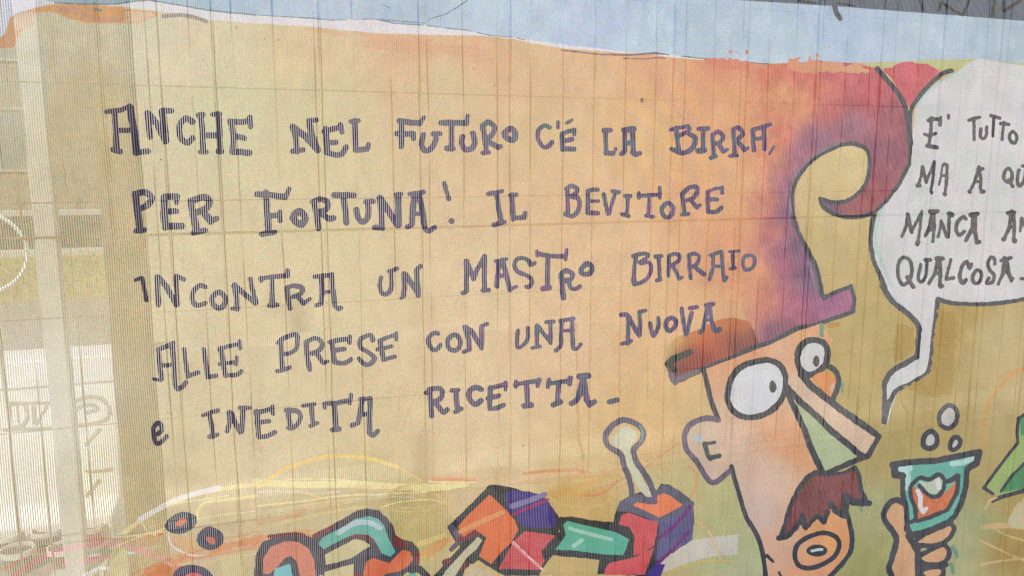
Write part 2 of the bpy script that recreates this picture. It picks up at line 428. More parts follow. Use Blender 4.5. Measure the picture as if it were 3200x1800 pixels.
# white edge under the sky
shape('white_edge', (224,221,232), P0, 'f-430,-340 3650,-340 3650,190 3200,190 2740,190 2400,199 2221,190 2100,180 2044,170 1960,166 1880,160 1755,150 1678,137 1606,122 1530,113 1452,110 1328,108 1173,103 986,84 800,72 720,66 637,59 560,46 480,32 390,23 300,16 180,19 112,26 60,50 30,60 10,115 -430,160', wob=1.2)
shape('painted_sky', skycol, P0, 'f30,-340 3650,-340 3650,210 3200,206 3050,186 2740,196 2400,198 2221,184 2128,175 2044,168 1960,162 1880,152 1755,138 1678,127 1606,115 1530,110 1452,93 1390,87 1322,78 1235,73 1173,59 1033,62 974,56 800,46 720,42 650,31 540,12 470,0 420,3 360,12 250,12 170,8 60,-20', wob=1.2, label='pale blue painted sky')
shape('sky_outline', dark((96,128,152)), P0, '170,9 250,13 360,13 420,4 465,0 540,12 650,31 800,46 /2.3;800,46 974,56 1033,62 1173,59 1235,73 1322,78 1390,87 1452,93 1530,110 1606,116/1.6;1190,60 1250,66 1330,72 1345,58 1392,45 1430,22 1462,0/1.5;1190,10 1220,26/1.2', wob=.8, cell=2.0)
shape('sky_outline#2', dark((96,116,120)), P0, '1606,116 1640,124/1.4;2128,176 2221,186 2400,201 2460,203/2;1905,168 1960,172 2044,164 2090,172/1.8', wob=.8, cell=2.0)
shape('sky_outline#3', dark((140,90,110)), P0, '1755,156 1880,170 1960,172 2044,167 2060,168/2.2;1950,182 2010,184 2060,180 2080,183/1.5', wob=1, cell=2.0)
shape('painted_sky#2', (150,170,172), P0, '230,-20 238,36/3;1,0 1,60/1',mix=.2)
# orange cloud strokes at the top left corner
shape('orange_brush_stroke', (224,150,84), q1, 'f-200,300 0,380 60,350 100,180 200,130 340,85 460,60 560,40 900,52 1250,68 1250,90 1550,112 1600,150 1400,235 1250,230 1100,235 850,230 700,190 590,140 500,120 400,130 350,140 330,250 200,330 150,480 0,490 -300,480', label='orange brush strokes in the upper left corner', mix=.12)
shape('orange_brush_stroke', (222,182,150), q1, 'F140,190 220,140 330,130 340,200 300,290 200,310 150,280;f1255,110 1500,118 1560,150 1400,228 1260,224', mix=.1)
shape('orange_brush_stroke', (204,120,86), q1, '~720,80 850,150 1050,200 1220,190/26;600,90 800,110/24', mix=.35)
shape('dark_dash', dark((120,112,124)), q1, '~1640,160 1850,150 2000,185 2080,215/20;950,95 1020,105/14', mix=.25)
shape('orange_brush_stroke', (222,156,118), q2, '~1150,430 1400,440 1700,480 1950,500 2200,520/58;~1250,370 1500,400 1750,420/30', mix=.45, wob=3)
shape('orange_brush_stroke', (222,160,122), q2, '~500,280 700,310 900,350/22;1000,330 1300,370/16', mix=.5, wob=2)
# title band at the top right
shape('title_band', dark((84,98,120), 12), P0, 'f2270,-340 3700,-340 3700,100 3200,65 2900,42 2650,22 2400,7 2270,-1', label='dark grey band above the picture', wob=.6)
shape('title_lettering', dark((44,46,62)), q4, '1520,-40 1560,100/16;1740,20 1870,110 1960,150/14;1740,20 1715,110/14;2050,-60 1965,130/16;2290,-60 2255,160/16;2380,110 2550,0/18;2370,-20 2365,110/14;300,10 480,30/12;700,30 880,60/10', label='lower ends of brushed dark letters', cell=2.0)
shape('ink_drip', dark((84,86,100)), q4, '~670,60 690,130 725,185/27')
# olive strip and red tufts along the top of the hat
shape('olive_strip', (188,194,138), q4, 'f1000,640 1150,620 1400,620 1700,600 2050,596 2250,600 2576,650 2900,660 2900,700 2300,640 2080,640 1880,720 1800,760 1740,700 1600,660 1300,680 1100,700 960,680;f0,640 250,640 300,660 0,665;f2200,615 2560,630 2560,665 2250,640', mix=.1, wob=2)
shape('speech_bubble', pale, P0, 'f2978,232 2928,264 2884,304 2862,342 2854,404 2850,450 2847,512 2815,574 2766,636 2742,683 2728,729 2726,792 2741,847 2766,903 2820,965 2866,1009 2875,1024 2869,1111 2788,1158 2760,1207 2755,1330 2770,1325 2800,1229 2884,1179 2905,1158 2924,1049 2938,938 2981,948 3068,953 3145,945 3660,930 3660,230 3200,205 3100,190 3060,183 3021,200 2990,225', label='big white speech bubble', wob=1)
shape('speech_bubble', (180,205,208), q8, '~1160,620 1110,760 1080,900 1090,1050 1150,1200 1210,1350 1250,1440/18', q4, '~1860,760 1700,850 1560,980 1490,1090/14', q12, '~1230,60 1330,160 1500,340 1550,420/16', mix=.0, wob=2)

# ---- the pointed hat
shape('drawn_hat', hatcol, P0, 'f2270,214 2330,208 2420,200 2500,196 2560,190 2640,196 2690,200 2742,214 2788,267 2816,304 2832,342 2844,404 2847,450 2844,512 2813,574 2773,627 2735,661 2726,667 2680,683 2633,683 2586,667 2561,642 2555,621 2568,618 2611,629 2648,621 2680,599 2701,568 2711,528 2711,481 2695,466 2664,455 2617,462 2571,484 2524,518 2493,559 2478,605 2481,667 2499,729 2534,792 2555,838 2568,900 2571,931 2611,905 2664,892 2670,971 2599,993 2493,1024 2400,1078 2300,1115 2283,1090 2330,1000 2300,900 2290,700 2270,500 2250,350', label='pointed orange and purple hat with a curled tip', wob=1.5)
shape('drawn_hat', (212,96,92), q4, 'F180,680 210,600 240,600 280,580 320,570 300,640 380,630 400,560 430,570 440,610 480,560 500,560 500,620 560,620 620,610 700,630 800,660 880,630 960,680 1040,720 900,730 600,720 400,740 250,720', q3, 'e1945,555,12,14;e2195,520,14,16;e2270,525,14,20;e2350,530,13,22;e2050,600,60,12;f1900,590 2250,600 2420,640 2560,660 2560,700 2300,720 2000,660', wob=4.5, mix=.7)
shape('red_heart', dark((204,84,102), 16), q4, 'f1150,690 1250,680 1300,640 1390,615 1480,630 1600,640 1690,690 1760,740 1660,840 1520,960 1440,1080 1400,1060 1340,950 1250,800 1180,730', label='pink red heart shape between hat and bubble', wob=2)
shape('hat_brim', BRIMF, q11, 'f1550,700 1560,600 1640,500 1800,450 1990,350 2200,290 2380,340 2430,420 2460,520 2500,600 2300,700 1960,800 1880,870 1650,970 1600,950 1545,790', label='rust orange turned-up brim of the hat', wob=2)
OUT = dark((58,64,84), 18)
shape('hat_outline', OUT, q4, '~1100,690 1250,860 1340,980 1390,1100 1425,1300 1440,1449/26', q8, '1440,0 1425,200 1325,400 1195,570 1075,680/20;~1070,690 900,735 750,730 620,690 540,620 515,550/22;~540,560 680,590 800,565 910,490 985,390 1018,250 1015,100 950,25 850,-5 700,20 550,85 400,190 290,330 225,500 235,700 300,900 410,1110 480,1250 520,1449/22', wob=1.2)
shape('hat_outline', dark((104,88,132), 20), q8, '~700,-10 550,60 400,160 270,300 205,480 215,700/14;~400,1200 450,1350 480,1449/20', mix=.2)
shape('hat_outline', OUT, q12, '~520,-40 530,60 560,100/24;560,90 700,30 830,-20/20;830,-20 860,100 850,220/22;850,235 640,310 480,365 300,400/22;300,400 200,450 0,555 -160,600 -400,720 -620,800 -720,850/24', q11, '1870,840 1750,900 1640,950/12', wob=1.2, label='dark brush outline of the hat')
shape('hat_outline', dark((40,54,62),10), q11, '1785,650 1620,715 1570,765/34;1570,765 1640,830/26')
shape('hat_outline', dark((96,92,118)), q11, '1600,880 1640,950/30;1640,930 1860,840/26', mix=.1)
shape('bubble_outline', dark((62,70,84), 12), q4, '~1845,708 1750,745 1620,860 1520,980 1450,1090 1430,1200 1435,1449/24', q8, '~1075,690 1045,800 1035,900 1035,1050 1070,1200 1130,1330 1180,1449/24', q12, '~1150,-20 1250,130 1400,250 1500,350 1530,420/28;1525,400 1500,700/26;~1500,690 1380,760 1240,840 1170,960/28;1170,960 1165,1350/26;~1165,1350 1220,1150 1290,1030 1440,960 1600,860 1640,750 1670,500/24;1670,500 1720,110/24;~1720,110 1850,150 2150,165 2400,145 2576,115 2900,90/22', label='dark outline of the speech bubble', wob=1.3)

# ---- the drawn face
shape('drawn_face', FACEF, P0, 'f2199,1155 2283,1124 2400,1080 2493,1036 2560,1010 2600,1060 2560,1180 2640,1300 2600,1480 2648,1620 2661,1676 2658,1723 2617,1775 2560,1860 2395,1860 2395,1800 2383,1716 2361,1667 2330,1614 2308,1543 2293,1490 2283,1468 2261,1490 2227,1511 2199,1490 2168,1443 2140,1387 2140,1350 2153,1329 2190,1310 2246,1304 2224,1257 2209,1195', label='peach coloured cartoon face seen from the side')
shape('drawn_ear', (206,180,152), q15, 'F1800,60 1900,0 2000,60 2060,160 2090,240 2000,300 1900,260 1830,160', mix=0, parent='drawn_face')
shape('drawn_ear', (178,192,200), q15, 'F1820,60 1880,30 1930,60 1900,100 1850,110', parent='drawn_face')
shape('drawn_ear', dark((66,76,92)), q15, '2040,108 1950,120/18;~1940,120 1960,180 1970,230 2000,270/25;2000,262 2090,240/26', parent='drawn_face')
FO = dark((52,58,74), 12)
shape('face_outline', FO, q11, '1930,820 1960,950 2010,1150 2080,1330/26', q16, '~800,830 830,950 848,1060 835,1200 760,1320 690,1400 620,1470/24', q15, '~2215,350 2240,450 2290,620 2360,850 2460,1020 2520,1180 2560,1449 2560,1700/24', q16, '0,1250 60,1310 /16;120,1420 140,1460/14', label='dark outline of the face')
shape('face_outline', dark((98,88,114), 14), q11, '~2070,1330 1980,1310 1880,1330 1790,1380 1745,1449/30', q15, '~1745,-5 1735,60 1760,180 1860,300 1940,430 2010,510 2080,490 2190,400/28')
shape('drawn_eye', (212,214,224), P0, 'F2275,1230 2288,1180 2320,1145 2370,1128 2415,1128 2447,1155 2455,1200 2445,1245 2410,1285 2365,1303 2315,1300 2282,1270', label='large round white eye')
shape('eye_outline', FO, P0, 'o2275,1230 2288,1180 2320,1145 2370,1128 2415,1128 2447,1155 2455,1200 2445,1245 2410,1285 2365,1303 2315,1300 2282,1270/9.5', parent='drawn_eye', wob=1.6)
shape('pupil', dark((66,68,80)), P0, 'F2412,1188 2422,1194 2428,1210 2422,1226 2410,1226 2404,1212 2406,1196', parent='drawn_eye')
shape('drawn_eye#2', (206,208,214), q12, 'F450,510 560,540 600,640 570,770 450,870 330,850 280,740 310,600 370,530', label='smaller bulging eye at the back')
shape('eye_outline#2', FO, q12, 'o450,520 550,550 592,640 570,770 450,870 340,840 292,740 310,610 370,540/32', parent='drawn_eye#2', wob=1.6)
shape('pupil#2', dark((66,70,80)), q12, 'e480,735,34,58', parent='drawn_eye#2')
shape('drawn_lid', (222,142,82), q12, 'F440,900 540,840 620,850 690,920 690,1000 620,1090 560,1060 490,980', label='orange lid under the smaller eye')
shape('drawn_lid', (214,170,150), q12, 'F620,980 680,950 690,1010 640,1060', parent=None)
shape('face_outline#3', FO, q12, '~590,780 670,830 705,920 690,1010 650,1110/28')
shape('drawn_nose', (214,182,160), q12, 'f200,920 300,860 420,960 560,1070 720,1190 900,1330 1070,1449', q16, 'f1080,0 1110,40 1050,180 990,240 880,170 780,80 620,-20 500,-150 340,-320 200,-460 200,-530', label='long plank shaped nose')
shape('drawn_nose', (170,184,146), q12, 'f260,1100 400,1230 640,1449 640,1500 380,1500 290,1260', q16, 'f380,-20 640,-10 800,110 900,255 750,335 560,425 500,300 430,150')
shape('nose_outline', FO, q12, '330,870 420,970 560,1090 700,1200 900,1340 1070,1460/36;190,1000 330,1150 480,1280 650,1449/32;200,1060 290,1260 380,1449/30', q16, '1040,-10 1110,45/30;640,-10 800,120 900,210 970,250/32;375,-10 430,150 500,300 560,430/32;560,430 750,345 900,275 1000,240/28;1000,240 1060,140 1110,45/28', parent='drawn_nose', wob=1.4)
shape('drawn_moustache', dark((122,62,68), 16), q16, 'f480,420 400,460 300,600 230,750 190,900 150,1050 220,1050 300,960 350,890 380,1010 450,900 500,860 570,930 600,850 630,780 770,850 800,700 880,730 1010,710 960,640 930,560 920,450 880,360 620,430', label='spiky maroon moustache')
shape('moustache_outline', FO, q16, '540,420 480,410 400,460 300,600 230,760 190,900 150,1040/24;120,1075 200,1060 290,970 350,880/28;355,850 380,960/30;390,980 450,900 510,840/20;510,850 570,910 610,800/24;640,740 690,800 760,840/34;780,640 780,840/36;790,650 860,700 940,710/40;940,710 1015,712/30;985,680 930,580 920,450 880,360/22;560,440 760,410 880,350/16', parent='drawn_moustache', wob=1.6)
shape('drawn_mouth', FO, q16, 'o560,1020 690,1060 722,1150 670,1260 550,1340 430,1378 320,1350 280,1260 300,1150 400,1070/24', label='round open mouth')
shape('drawn_mouth', FO, q16, 'e500,1200,105,62')
shape('mouth_highlight', (190,205,205), q16, '450,1205 500,1190 550,1188/14', parent='drawn_mouth')

# ---- hand with the glass, bubbles
shape('drawn_hand', (208,160,122), q16, 'f1280,700 1370,760 1400,1000 1440,1080 1490,1200 1490,1449 1490,1800 1220,1800 1240,1449 1240,1250 1290,1100 1270,1000 1180,900 1190,800;F1480,1120 1560,1040 1700,960 1820,920 1850,980 1780,1080 1650,1130;F1530,1240 1650,1180 1760,1140 1810,1210 1760,1290 1650,1330 1540,1290;F1540,1400 1640,1370 1750,1370 1730,1449 1600,1470', label='cartoon hand gripping the glass')
shape('drawn_glass', (96,176,164), q16, 'f1260,330 1400,300 1700,285 1950,240 2130,200 2100,300 2010,370 1990,550 1950,720 1870,850 1800,920 1600,980 1450,1030 1390,990 1405,830 1390,760 1345,640 1355,560 1345,430 1265,430', label='turquoise drinking glass')
shape('drawn_glass', (174,212,212), q16, '1320,370 1420,360/32;1400,370 1400,560/30;1850,320 1950,310 2080,260/26')
shape('drink', dark((206,108,64), 16), q16, 'f1440,540 1500,560 1600,650 1690,680 1790,600 1900,480 1890,620 1800,770 1650,830 1500,880 1480,780 1430,640', parent='drawn_glass', label='orange drink')
shape('drink#2', (188,198,182), q16, 'f1500,480 1600,510 1700,440 1770,500 1700,620 1620,620', parent='drawn_glass')
shape('glass_outline', FO, q16, '1250,330 1400,305 1700,285 1950,235 2130,200/32;2130,200 2100,310 2010,370/34;2000,370 1990,550 1940,720 1870,850 1800,910/28;1270,330 1270,430 1350,440/36;1350,440 1350,620 1385,760 1395,950/26;1390,960 1430,1040 1600,1000 1830,900/34;~1440,530 1520,460 1620,475 1720,425 1770,490 1750,590 1690,650 1610,630 1520,540/22;1780,500 1830,490 1905,440/26;1915,440 1900,600 1800,780 1650,845 1490,895/22;1440,900 1480,880 1480,780 1430,650 1425,560/22', parent='drawn_glass', wob=1.3)
shape('glass_highlight', (216,216,224), q16, '1500,590 1530,650 1525,740 1555,800/24;1555,800 1590,765/20;1700,490 1720,560/24', parent='drawn_glass')
shape('hand_outline', FO, q16, '~1370,720 1290,680 1210,720 1160,830 1190,920 1260,1010 1285,1100 1245,1250 1215,1370 1240,1449 1290,1600/30;1400,1040 1450,1120 1490,1190/30;o1470,1120 1560,1030 1700,950 1820,910 1865,980 1790,1090 1650,1140/24;~1500,1160 1500,1300 1500,1449/30;o1520,1240 1650,1170 1760,1130 1815,1210 1770,1300 1650,1335 1530,1300/24;o1530,1400 1640,1355 1745,1360 1740,1449 1600,1480/24;1520,1340 1780,1330/30', parent='drawn_hand', wob=1.3)
shape('drawn_bubble', (188,186,184), q12, 'e1820,1295,80,110', label='largest air bubble above the glass')
shape('bubble_ring', FO, q12, 'o1820,1180 1900,1230 1900,1340 1820,1415 1735,1370 1730,1270/24', parent='drawn_bubble')
shape('drawn_bubble#2', (190,188,188), q16, 'e1640,75,58,80', label='left air bubble above the glass')
shape('bubble_ring#2', FO, q16, 'o1640,-10 1695,40 1690,130 1620,165 1560,130 1575,40/27', parent='drawn_bubble#2')
shape('drawn_bubble#3', (190,188,188), q16, 'e1890,110,46,62', label='right air bubble above the glass')
shape('bubble_ring#3', FO, q16, 'o1895,48 1935,85 1925,140 1870,180 1832,160 1850,85/24', parent='drawn_bubble#3')
# leaf shape at the right edge, arcs and stains
shape('drawn_leaf', (150,176,104), q16, 'f2576,-90 2510,0 2510,120 2400,250 2280,420 2180,570 2300,640 2600,600 2900,400 2900,-90', label='green leaf shape at the right edge')
shape('drawn_leaf', (66,140,92), q16, 'f2590,290 2450,450 2350,610 2600,560 2900,400 2900,290', q12, 'f2530,1290 2600,1250 2900,1250 2900,1500 2540,1480')
shape('leaf_outline', FO, q16, '2505,0 2510,110 2400,250 2280,410 2170,560/16;2170,560 2260,620/18;2260,690 2350,650 2600,580/22;2600,290 2450,440 2340,600/14', q12, '2600,1260 2520,1310 2505,1449/18', parent='drawn_leaf')
shape('orange_arc', (214,146,72), q12, '~2570,810 2450,880 2340,990 2240,1120 2200,1250 2170,1449 2160,1600/14;~2560,815 2440,850 2300,920/9', mix=.15, label='thin orange arc near the right edge')
shape('teal_stain', (84,146,128), q12, '530,370 535,480/22;740,940 745,1040/12', q16, '930,770 940,800/16;1850,1150 1900,1250/20;1830,1320 1850,1400/20', mix=.25, wob=2)
shape('orange_stain', (186,128,62), q12, 'F600,350 700,340 720,380 640,400 590,385;', mix=.2)
shape('olive_stain', (166,130,56), q12, 'f1760,220 1900,260 1900,520 1880,800 1860,1080 1620,1090 1360,1000 1640,860 1680,480 1730,200;f1300,360 1480,400 1470,660 1240,780 1270,560', mix=.4, wob=6)

# ---- swooshes behind the machine
YEL, PNK, ORG = (250,232,164), (240,180,168), (236,146,90)
shape('painted_swoosh', YEL, q13, '~1180,1060 1300,980 1450,870 1700,730 2000,620 2300,560 2620,520/22', q14, '~0,500 400,525 1000,525 1700,560 2100,545/34;1740,500 2200,505/10', mix=.12, wob=1, label='broad pale yellow swoosh')
shape('painted_swoosh#2', (250,210,112), q14, '~50,545 180,440 300,370 600,265 900,240 1200,280 1430,355/19;1430,355 1560,430 1680,500/7', mix=0, label='golden arc above the machine')
shape('painted_swoosh#3', PNK, q13, '~120,1460 350,1310 650,1190 1000,1130 1300,1160 1600,1260 1800,1360/28;~850,1060 1000,1040 1150,1060/14;~800,1310 1000,1280 1100,1260/16', mix=0, wob=2, label='pink arc at the lower left')
shape('painted_swoosh#4', ORG, q13, '~1440,1449 1700,1330 1950,1250 2300,1150 2620,1080/36;1750,1130 2100,1200/24;1500,1040 1640,1030/12', q14, '~-20,1050 250,1040 560,1030/18;~0,1100 180,1040/14', mix=.1, wob=4, label='orange band crossing below the rings')
shape('painted_swoosh#5', (246,214,140), q14, '~0,990 400,880 800,790 1100,740/11;~380,590 600,640 830,740/14;~1300,600 1640,500/12;1650,1120 1900,1040/26;~1830,640 1900,700 1930,740/6;~1400,790 1600,800 1820,770/5', mix=.3)
shape('painted_swoosh#6', (224,170,90), q14, '~400,600 800,720/10;1700,1250 1850,1130/50', q15, '~300,660 600,560 1050,440/22;~150,520 500,490 1000,420/14;~400,640 700,600 980,590/20', mix=.45, wob=3)
shape('painted_swoosh#7', (226,138,92), q15, '~700,620 1000,520 1300,380 1500,230 1700,100/6;1780,340 1860,420 1850,560 1800,660/12;~120,420 400,390 740,395/16;~700,640 900,620 1050,500/14', q14, '1780,480 2200,480/16', mix=.35)
shape('painted_swoosh#8', (222,176,130), q15, '~1870,900 1980,1000 2060,1140 2100,1280/12', mix=.25)
shape('painted_swoosh#9', (230,190,90), q15, '1620,1395 1900,1300 2200,1300/10', mix=.6)

shape('painted_swoosh#10', (252,246,246), q13, '~1400,885 1550,800 1700,718 1900,640 2200,560/24', mix=.1)
shape('painted_swoosh#11', (252,230,150), q13, '~1985,880 2000,770 2080,705 2300,680 2576,640/13', mix=.1)
shape('painted_swoosh#12', (176,160,112), q13, '~200,1180 600,1130 1000,1080 1450,1010 2000,960 2576,880/5', q14, '~0,850 400,790 800,740 1100,700 1400,670/6;~1780,610 2000,580 2180,555/5', mix=.2)
shape('painted_swoosh#13', PNK, q13, '~1250,1160 1500,1230 1700,1330 1850,1460/18;~400,1420 700,1300 1000,1275/9', mix=.1, wob=2)
shape('painted_swoosh#14', (232,132,76), q13, 'f1450,1460 1620,1360 1800,1345 1860,1385 1800,1460', mix=.1, wob=3)
shape('painted_swoosh#15', (246,236,232), q13, '~1685,1020 1720,1130 1850,1220 2000,1250 2150,1235/10;~830,1460 950,1385 1050,1372 1160,1400 1220,1449/14;900,1250 1000,1235/12;1215,1215 1350,1225/14', mix=.1)
shape('painted_swoosh#16', (234,176,122), q13, 'F1720,1070 1850,1060 2050,1130 2120,1200 1980,1235 1820,1170;F1450,1020 1550,1010 1600,1100 1500,1120', mix=.25, wob=3)
shape('painted_swoosh#17', (246,240,160), q13, 'F1120,1180 1250,1160 1300,1300 1280,1470 1120,1470;F2230,1300 2400,1240 2450,1400 2400,1470 2250,1470', mix=.65, wob=4)
shape('painted_swoosh#18', (244,232,226), q14, '~0,605 200,590 500,612 830,600/8;~980,620 1300,640 1600,660/7', mix=.5)
shape('painted_swoosh#19', (232,160,104), q14, '~-20,1170 200,1060 420,1000 600,980/14;F1660,1200 1800,1110 1900,1060 2000,1080 1900,1150 1760,1250', mix=.25, wob=3)
shape('painted_swoosh#20', (240,206,150), q13, '~1060,1449 1150,1300 1240,1210/10;~1880,1449 2050,1330 2300,1260 2576,1230/9;~1500,960 1600,930 1700,900/10;~1420,1180 1700,1130 1800,1060/7', q14, '~-20,1230 40,1180/10;~1000,560 1400,600 1700,640/7;~300,760 700,700 1100,660/7', mix=.2)
shape('painted_swoosh#21', (234,150,104), q13, '~1300,1449 1700,1280 2000,1200 2400,1110/8;~1850,1300 2200,1230 2576,1160/14;~2050,1100 2350,1060 2576,1000/8', q14, '~0,930 300,860 500,830/7', mix=.2)
shape('painted_swoosh#23', (214,176,128), q16, '~2130,1090 2300,1170 2450,1240 2600,1300/10;~2160,950 2350,940 2600,950/26;~2180,780 2230,690 2300,660/12;2250,960 2400,1040 2600,1100/7;2130,1330 2350,1290 2600,1270/12', mix=.25, wob=2)
shape('painted_swoosh#24', (206,200,180), q16, 'f2400,900 2470,770 2600,640 2800,640 2800,960 2450,960', mix=.4, wob=3)
shape('painted_swoosh#25', (252,236,176), q13, '~1100,1180 1400,1060 1700,960 2050,860 2576,790/7;~1420,900 1480,1000 1560,1040/8;~1250,1060 1600,1010 1900,980/8;~1650,740 1900,700 2300,640/7', q14, '~0,740 400,700 850,640 1300,620 1720,600/7;~-10,560 300,480 700,470 1100,500/6;~1250,760 1450,700 1760,680 1900,720/6', mix=.1)
shape('painted_swoosh#26', (244,170,132), q13, '~0,1400 250,1260 500,1170/9;~900,1100 1200,1080 1450,1140/8;~1400,1290 1600,1230 1850,1240/8', q14, '~0,890 350,830 620,760 900,720/7;~1720,470 1950,455 2200,480/9', q15, '~60,520 350,440 650,400/8', mix=.15)
shape('sunlit_patch', (214,206,222), q15, 'f1550,1150 1720,1100 2080,1052 2290,1035 2270,1238 2150,1245 2100,1242 1900,1280 1700,1345 1550,1405 1455,1400 1440,1280', wob=1.5, mix=.4, label='sunlit patch painted pale lilac right of the violet box')  # bright sunlit spot put into the print colour
shape('painted_swoosh#22', (228,190,150), q15, '~1980,1000 2060,1140 2100,1270/11', mix=.1)
# ---- the machine of coloured blocks
MO = dark((66,64,86), 16); MB_ = dark((40,48,60), 10); MAR = dark((118,34,54), 12)
shape('drawn_ring', (60,70,98), q13, 'F1660,960 1700,870 1830,805 1950,830 1985,890 1950,960 1850,1020 1730,1020', label='dark ring with red centre, upper left')
shape('ring_centre', (226,110,92), q13, 'F1760,930 1820,870 1880,890 1830,945 1780,950', parent='drawn_ring')
shape('drawn_ring#2', (56,56,92), q13, 'F1980,1080 2020,990 2110,950 2220,1000 2255,1080 2200,1160 2110,1190 2010,1150', label='dark ring with red centre, beside the upper one')
shape('ring_centre#2', (224,108,82), q13, 'F2070,1060 2150,1070 2160,1130 2110,1125', parent='drawn_ring#2')
shape('drawn_ring#3', (54,46,92), q13, 'F1740,1449 1800,1370 1920,1340 2040,1360 2130,1430 2160,1550 2000,1640 1800,1600', label='dark ring cut by the lower edge')
shape('ring_centre#3', (232,92,98), q13, 'e1950,1500,110,80', parent='drawn_ring#3')
# arch
shape('arch_outline', MO, q14, 'f-20,1449 0,1220 60,1110 170,1050 370,1015 480,1030 560,1055 700,960 850,880 1000,790 1110,765 1230,785 1320,860 1390,960 1410,1050 1480,1080 1570,1100 1640,1180 1645,1330 1560,1380 1450,1449 1450,1800 700,1800 700,1449 640,1430 620,1560 -20,1560', label='dark outline around the arched pipes', wob=1.5)
shape('arch_outline', MAR, q14, '~130,1050 370,1020 480,1035/18;~590,1040 760,960/26;~950,1040 1100,1040 1180,1080/22;1380,1120 1500,1130/28;1400,1060 1470,1110/26;1620,1220 1620,1310/24;990,1420 1050,1460/24;20,1449 0,1500/24')
shape('salmon_arch', (226,128,106), q14, 'f70,1420 72,1270 150,1150 280,1100 420,1100 530,1165 590,1300 612,1600 450,1600 445,1449 410,1300 350,1240 290,1265 200,1370 130,1430', label='salmon pink arched pipe')
shape('cyan_patch', (120,202,210), q14, 'f165,1500 190,1370 340,1320 370,1449 380,1600 150,1600')
shape('tan_gap', (216,202,150), q14, 'f690,1230 860,1140 990,1070 1090,1090 1150,1140 1080,1180 960,1260 840,1300 700,1330;f690,1400 860,1350 980,1320 975,1600 690,1600')
shape('teal_pipe', (98,186,172), q14, 'f630,1120 660,1060 850,960 1000,870 1130,838 1230,870 1290,940 1330,1060 1400,1200 1350,1250 1260,1210 1190,1080 1130,1030 1000,1020 850,1080 680,1175', label='bent turquoise pipe')
shape('teal_pipe', (186,208,224), q14, '~830,1010 1000,910 1150,910 1250,960/26')
shape('orange_piece', (232,108,64), q14, 'f1080,1400 1110,1290 1180,1260 1340,1310 1470,1180 1550,1200 1580,1280 1530,1340 1450,1390 1300,1420 1200,1500 1080,1500', label='orange red pipe end')
shape('cyan_patch', (90,182,168), q14, 'f1500,1440 1590,1410 1650,1470 1620,1600 1480,1600')
shape('arch_outline', MB_, q14, '1560,1380 1640,1370 1720,1449 1760,1600/36')
# block with rod
shape('block_outline', MB_, q14, 'f1925,960 1990,890 2150,740 2350,530 2480,540 2576,560 2640,580 2760,620 2900,650 3050,850 3050,1040 3000,1230 2860,1420 2850,1449 2500,1449 2380,1380 2240,1290 2100,1380 2040,1600 1700,1600 1760,1460 2060,1150 1990,1080', label='black outline of the orange, blue and red blocks', wob=1.5)
shape('block_outline', dark((92,78,104), 14), q14, '1960,960 2020,1020 2050,1090/34;1960,1180 2100,1060/24')
shape('block_outline', MAR, q14, '2050,1080 2130,1060 2240,1010/26;1890,1310 1940,1290/26;2060,1370 2100,1330/26')
shape('orange_block', (232,110,58), q14, 'f2350,630 2440,710 2530,800 2600,880 2640,980 2600,1060 2570,1110 2450,1230 2370,1330 2240,1250 2320,1060 2200,980 2080,1060 2035,950 2110,860', label='orange box')
shape('orange_block', (236,150,92), q14, '2060,1000 2250,910 2480,810/24')
shape('rod', (204,194,164), q14, 'f1840,1500 1900,1400 2040,1250 2230,1055 2275,1090 2230,1170 2120,1260 2000,1449 1980,1500', label='pale rod leaning against the blocks')
shape('tan_gap', (208,190,150), q14, 'f2150,1320 2260,1370 2380,1440 2400,1560 2080,1560')
shape('blue_block', (58,42,136), q15, 'f-60,600 0,590 180,600 320,640 380,720 440,830 440,960 320,970 110,950 60,860 0,830 -50,760', label='dark blue faceted block')
shape('blue_block', (130,118,170), q15, '0,750 180,690 330,630/26')
shape('blue_block', (158,30,96), q15, '10,830 180,760 360,680/14')
shape('red_block', dark((208,74,84), 12), q15, 'f130,1000 440,1040 380,1200 280,1390 0,1380 -140,1380 -80,1280 20,1100', label='red box')
shape('red_block', (236,140,160), q15, '10,1120 150,1250 300,1380/14')
shape('white_line', (238,214,206), q15, '10,1100 180,1260 380,1460/5')
# teal bar and cube
shape('bar_outline', MB_, q15, 'f440,860 600,850 770,880 1020,910 1040,810 1080,700 1230,620 1300,600 1430,620 1500,520 1580,530 1700,600 1830,710 1835,900 1820,1090 1640,1200 1500,1300 1450,1449 1480,1600 1250,1600 1250,1449 860,1430 880,1290 700,1270 400,1240 330,1300 300,1200 480,1000', label='black outline of the turquoise bar and the lever box', wob=1.5)
shape('bar_outline', dark((90,90,118), 14), q15, 'f1060,800 1080,700 1230,620 1430,640 1500,530 1580,535 1700,600 1830,710 1830,800 1500,940 1350,860 1180,800')
shape('teal_bar', dark((84,178,154), 10), q15, 'f515,930 560,895 700,930 900,975 1050,1010 1180,1080 1150,1160 1120,1240 900,1230 600,1190 440,1185 500,1100 540,1040', label='turquoise bar')
shape('teal_bar', (160,206,198), q15, '580,970 750,1020 1000,1080/18;620,1150 700,1090/20')
shape('cube_top', (236,124,84), q15, 'f1215,740 1250,705 1400,725 1450,720 1460,640 1520,615 1590,640 1720,735 1600,800 1480,860 1360,800', label='orange lid of the lever box')
shape('cube_front', dark((212,78,90), 14), q15, 'f1100,830 1180,810 1330,870 1465,905 1460,1000 1430,1140 1330,1210 1220,1245 1230,1040 1170,950 1075,930;f930,1390 980,1320 1230,1260 1430,1160 1385,1300 1335,1430 1200,1440 930,1440', label='red front of the lever box')
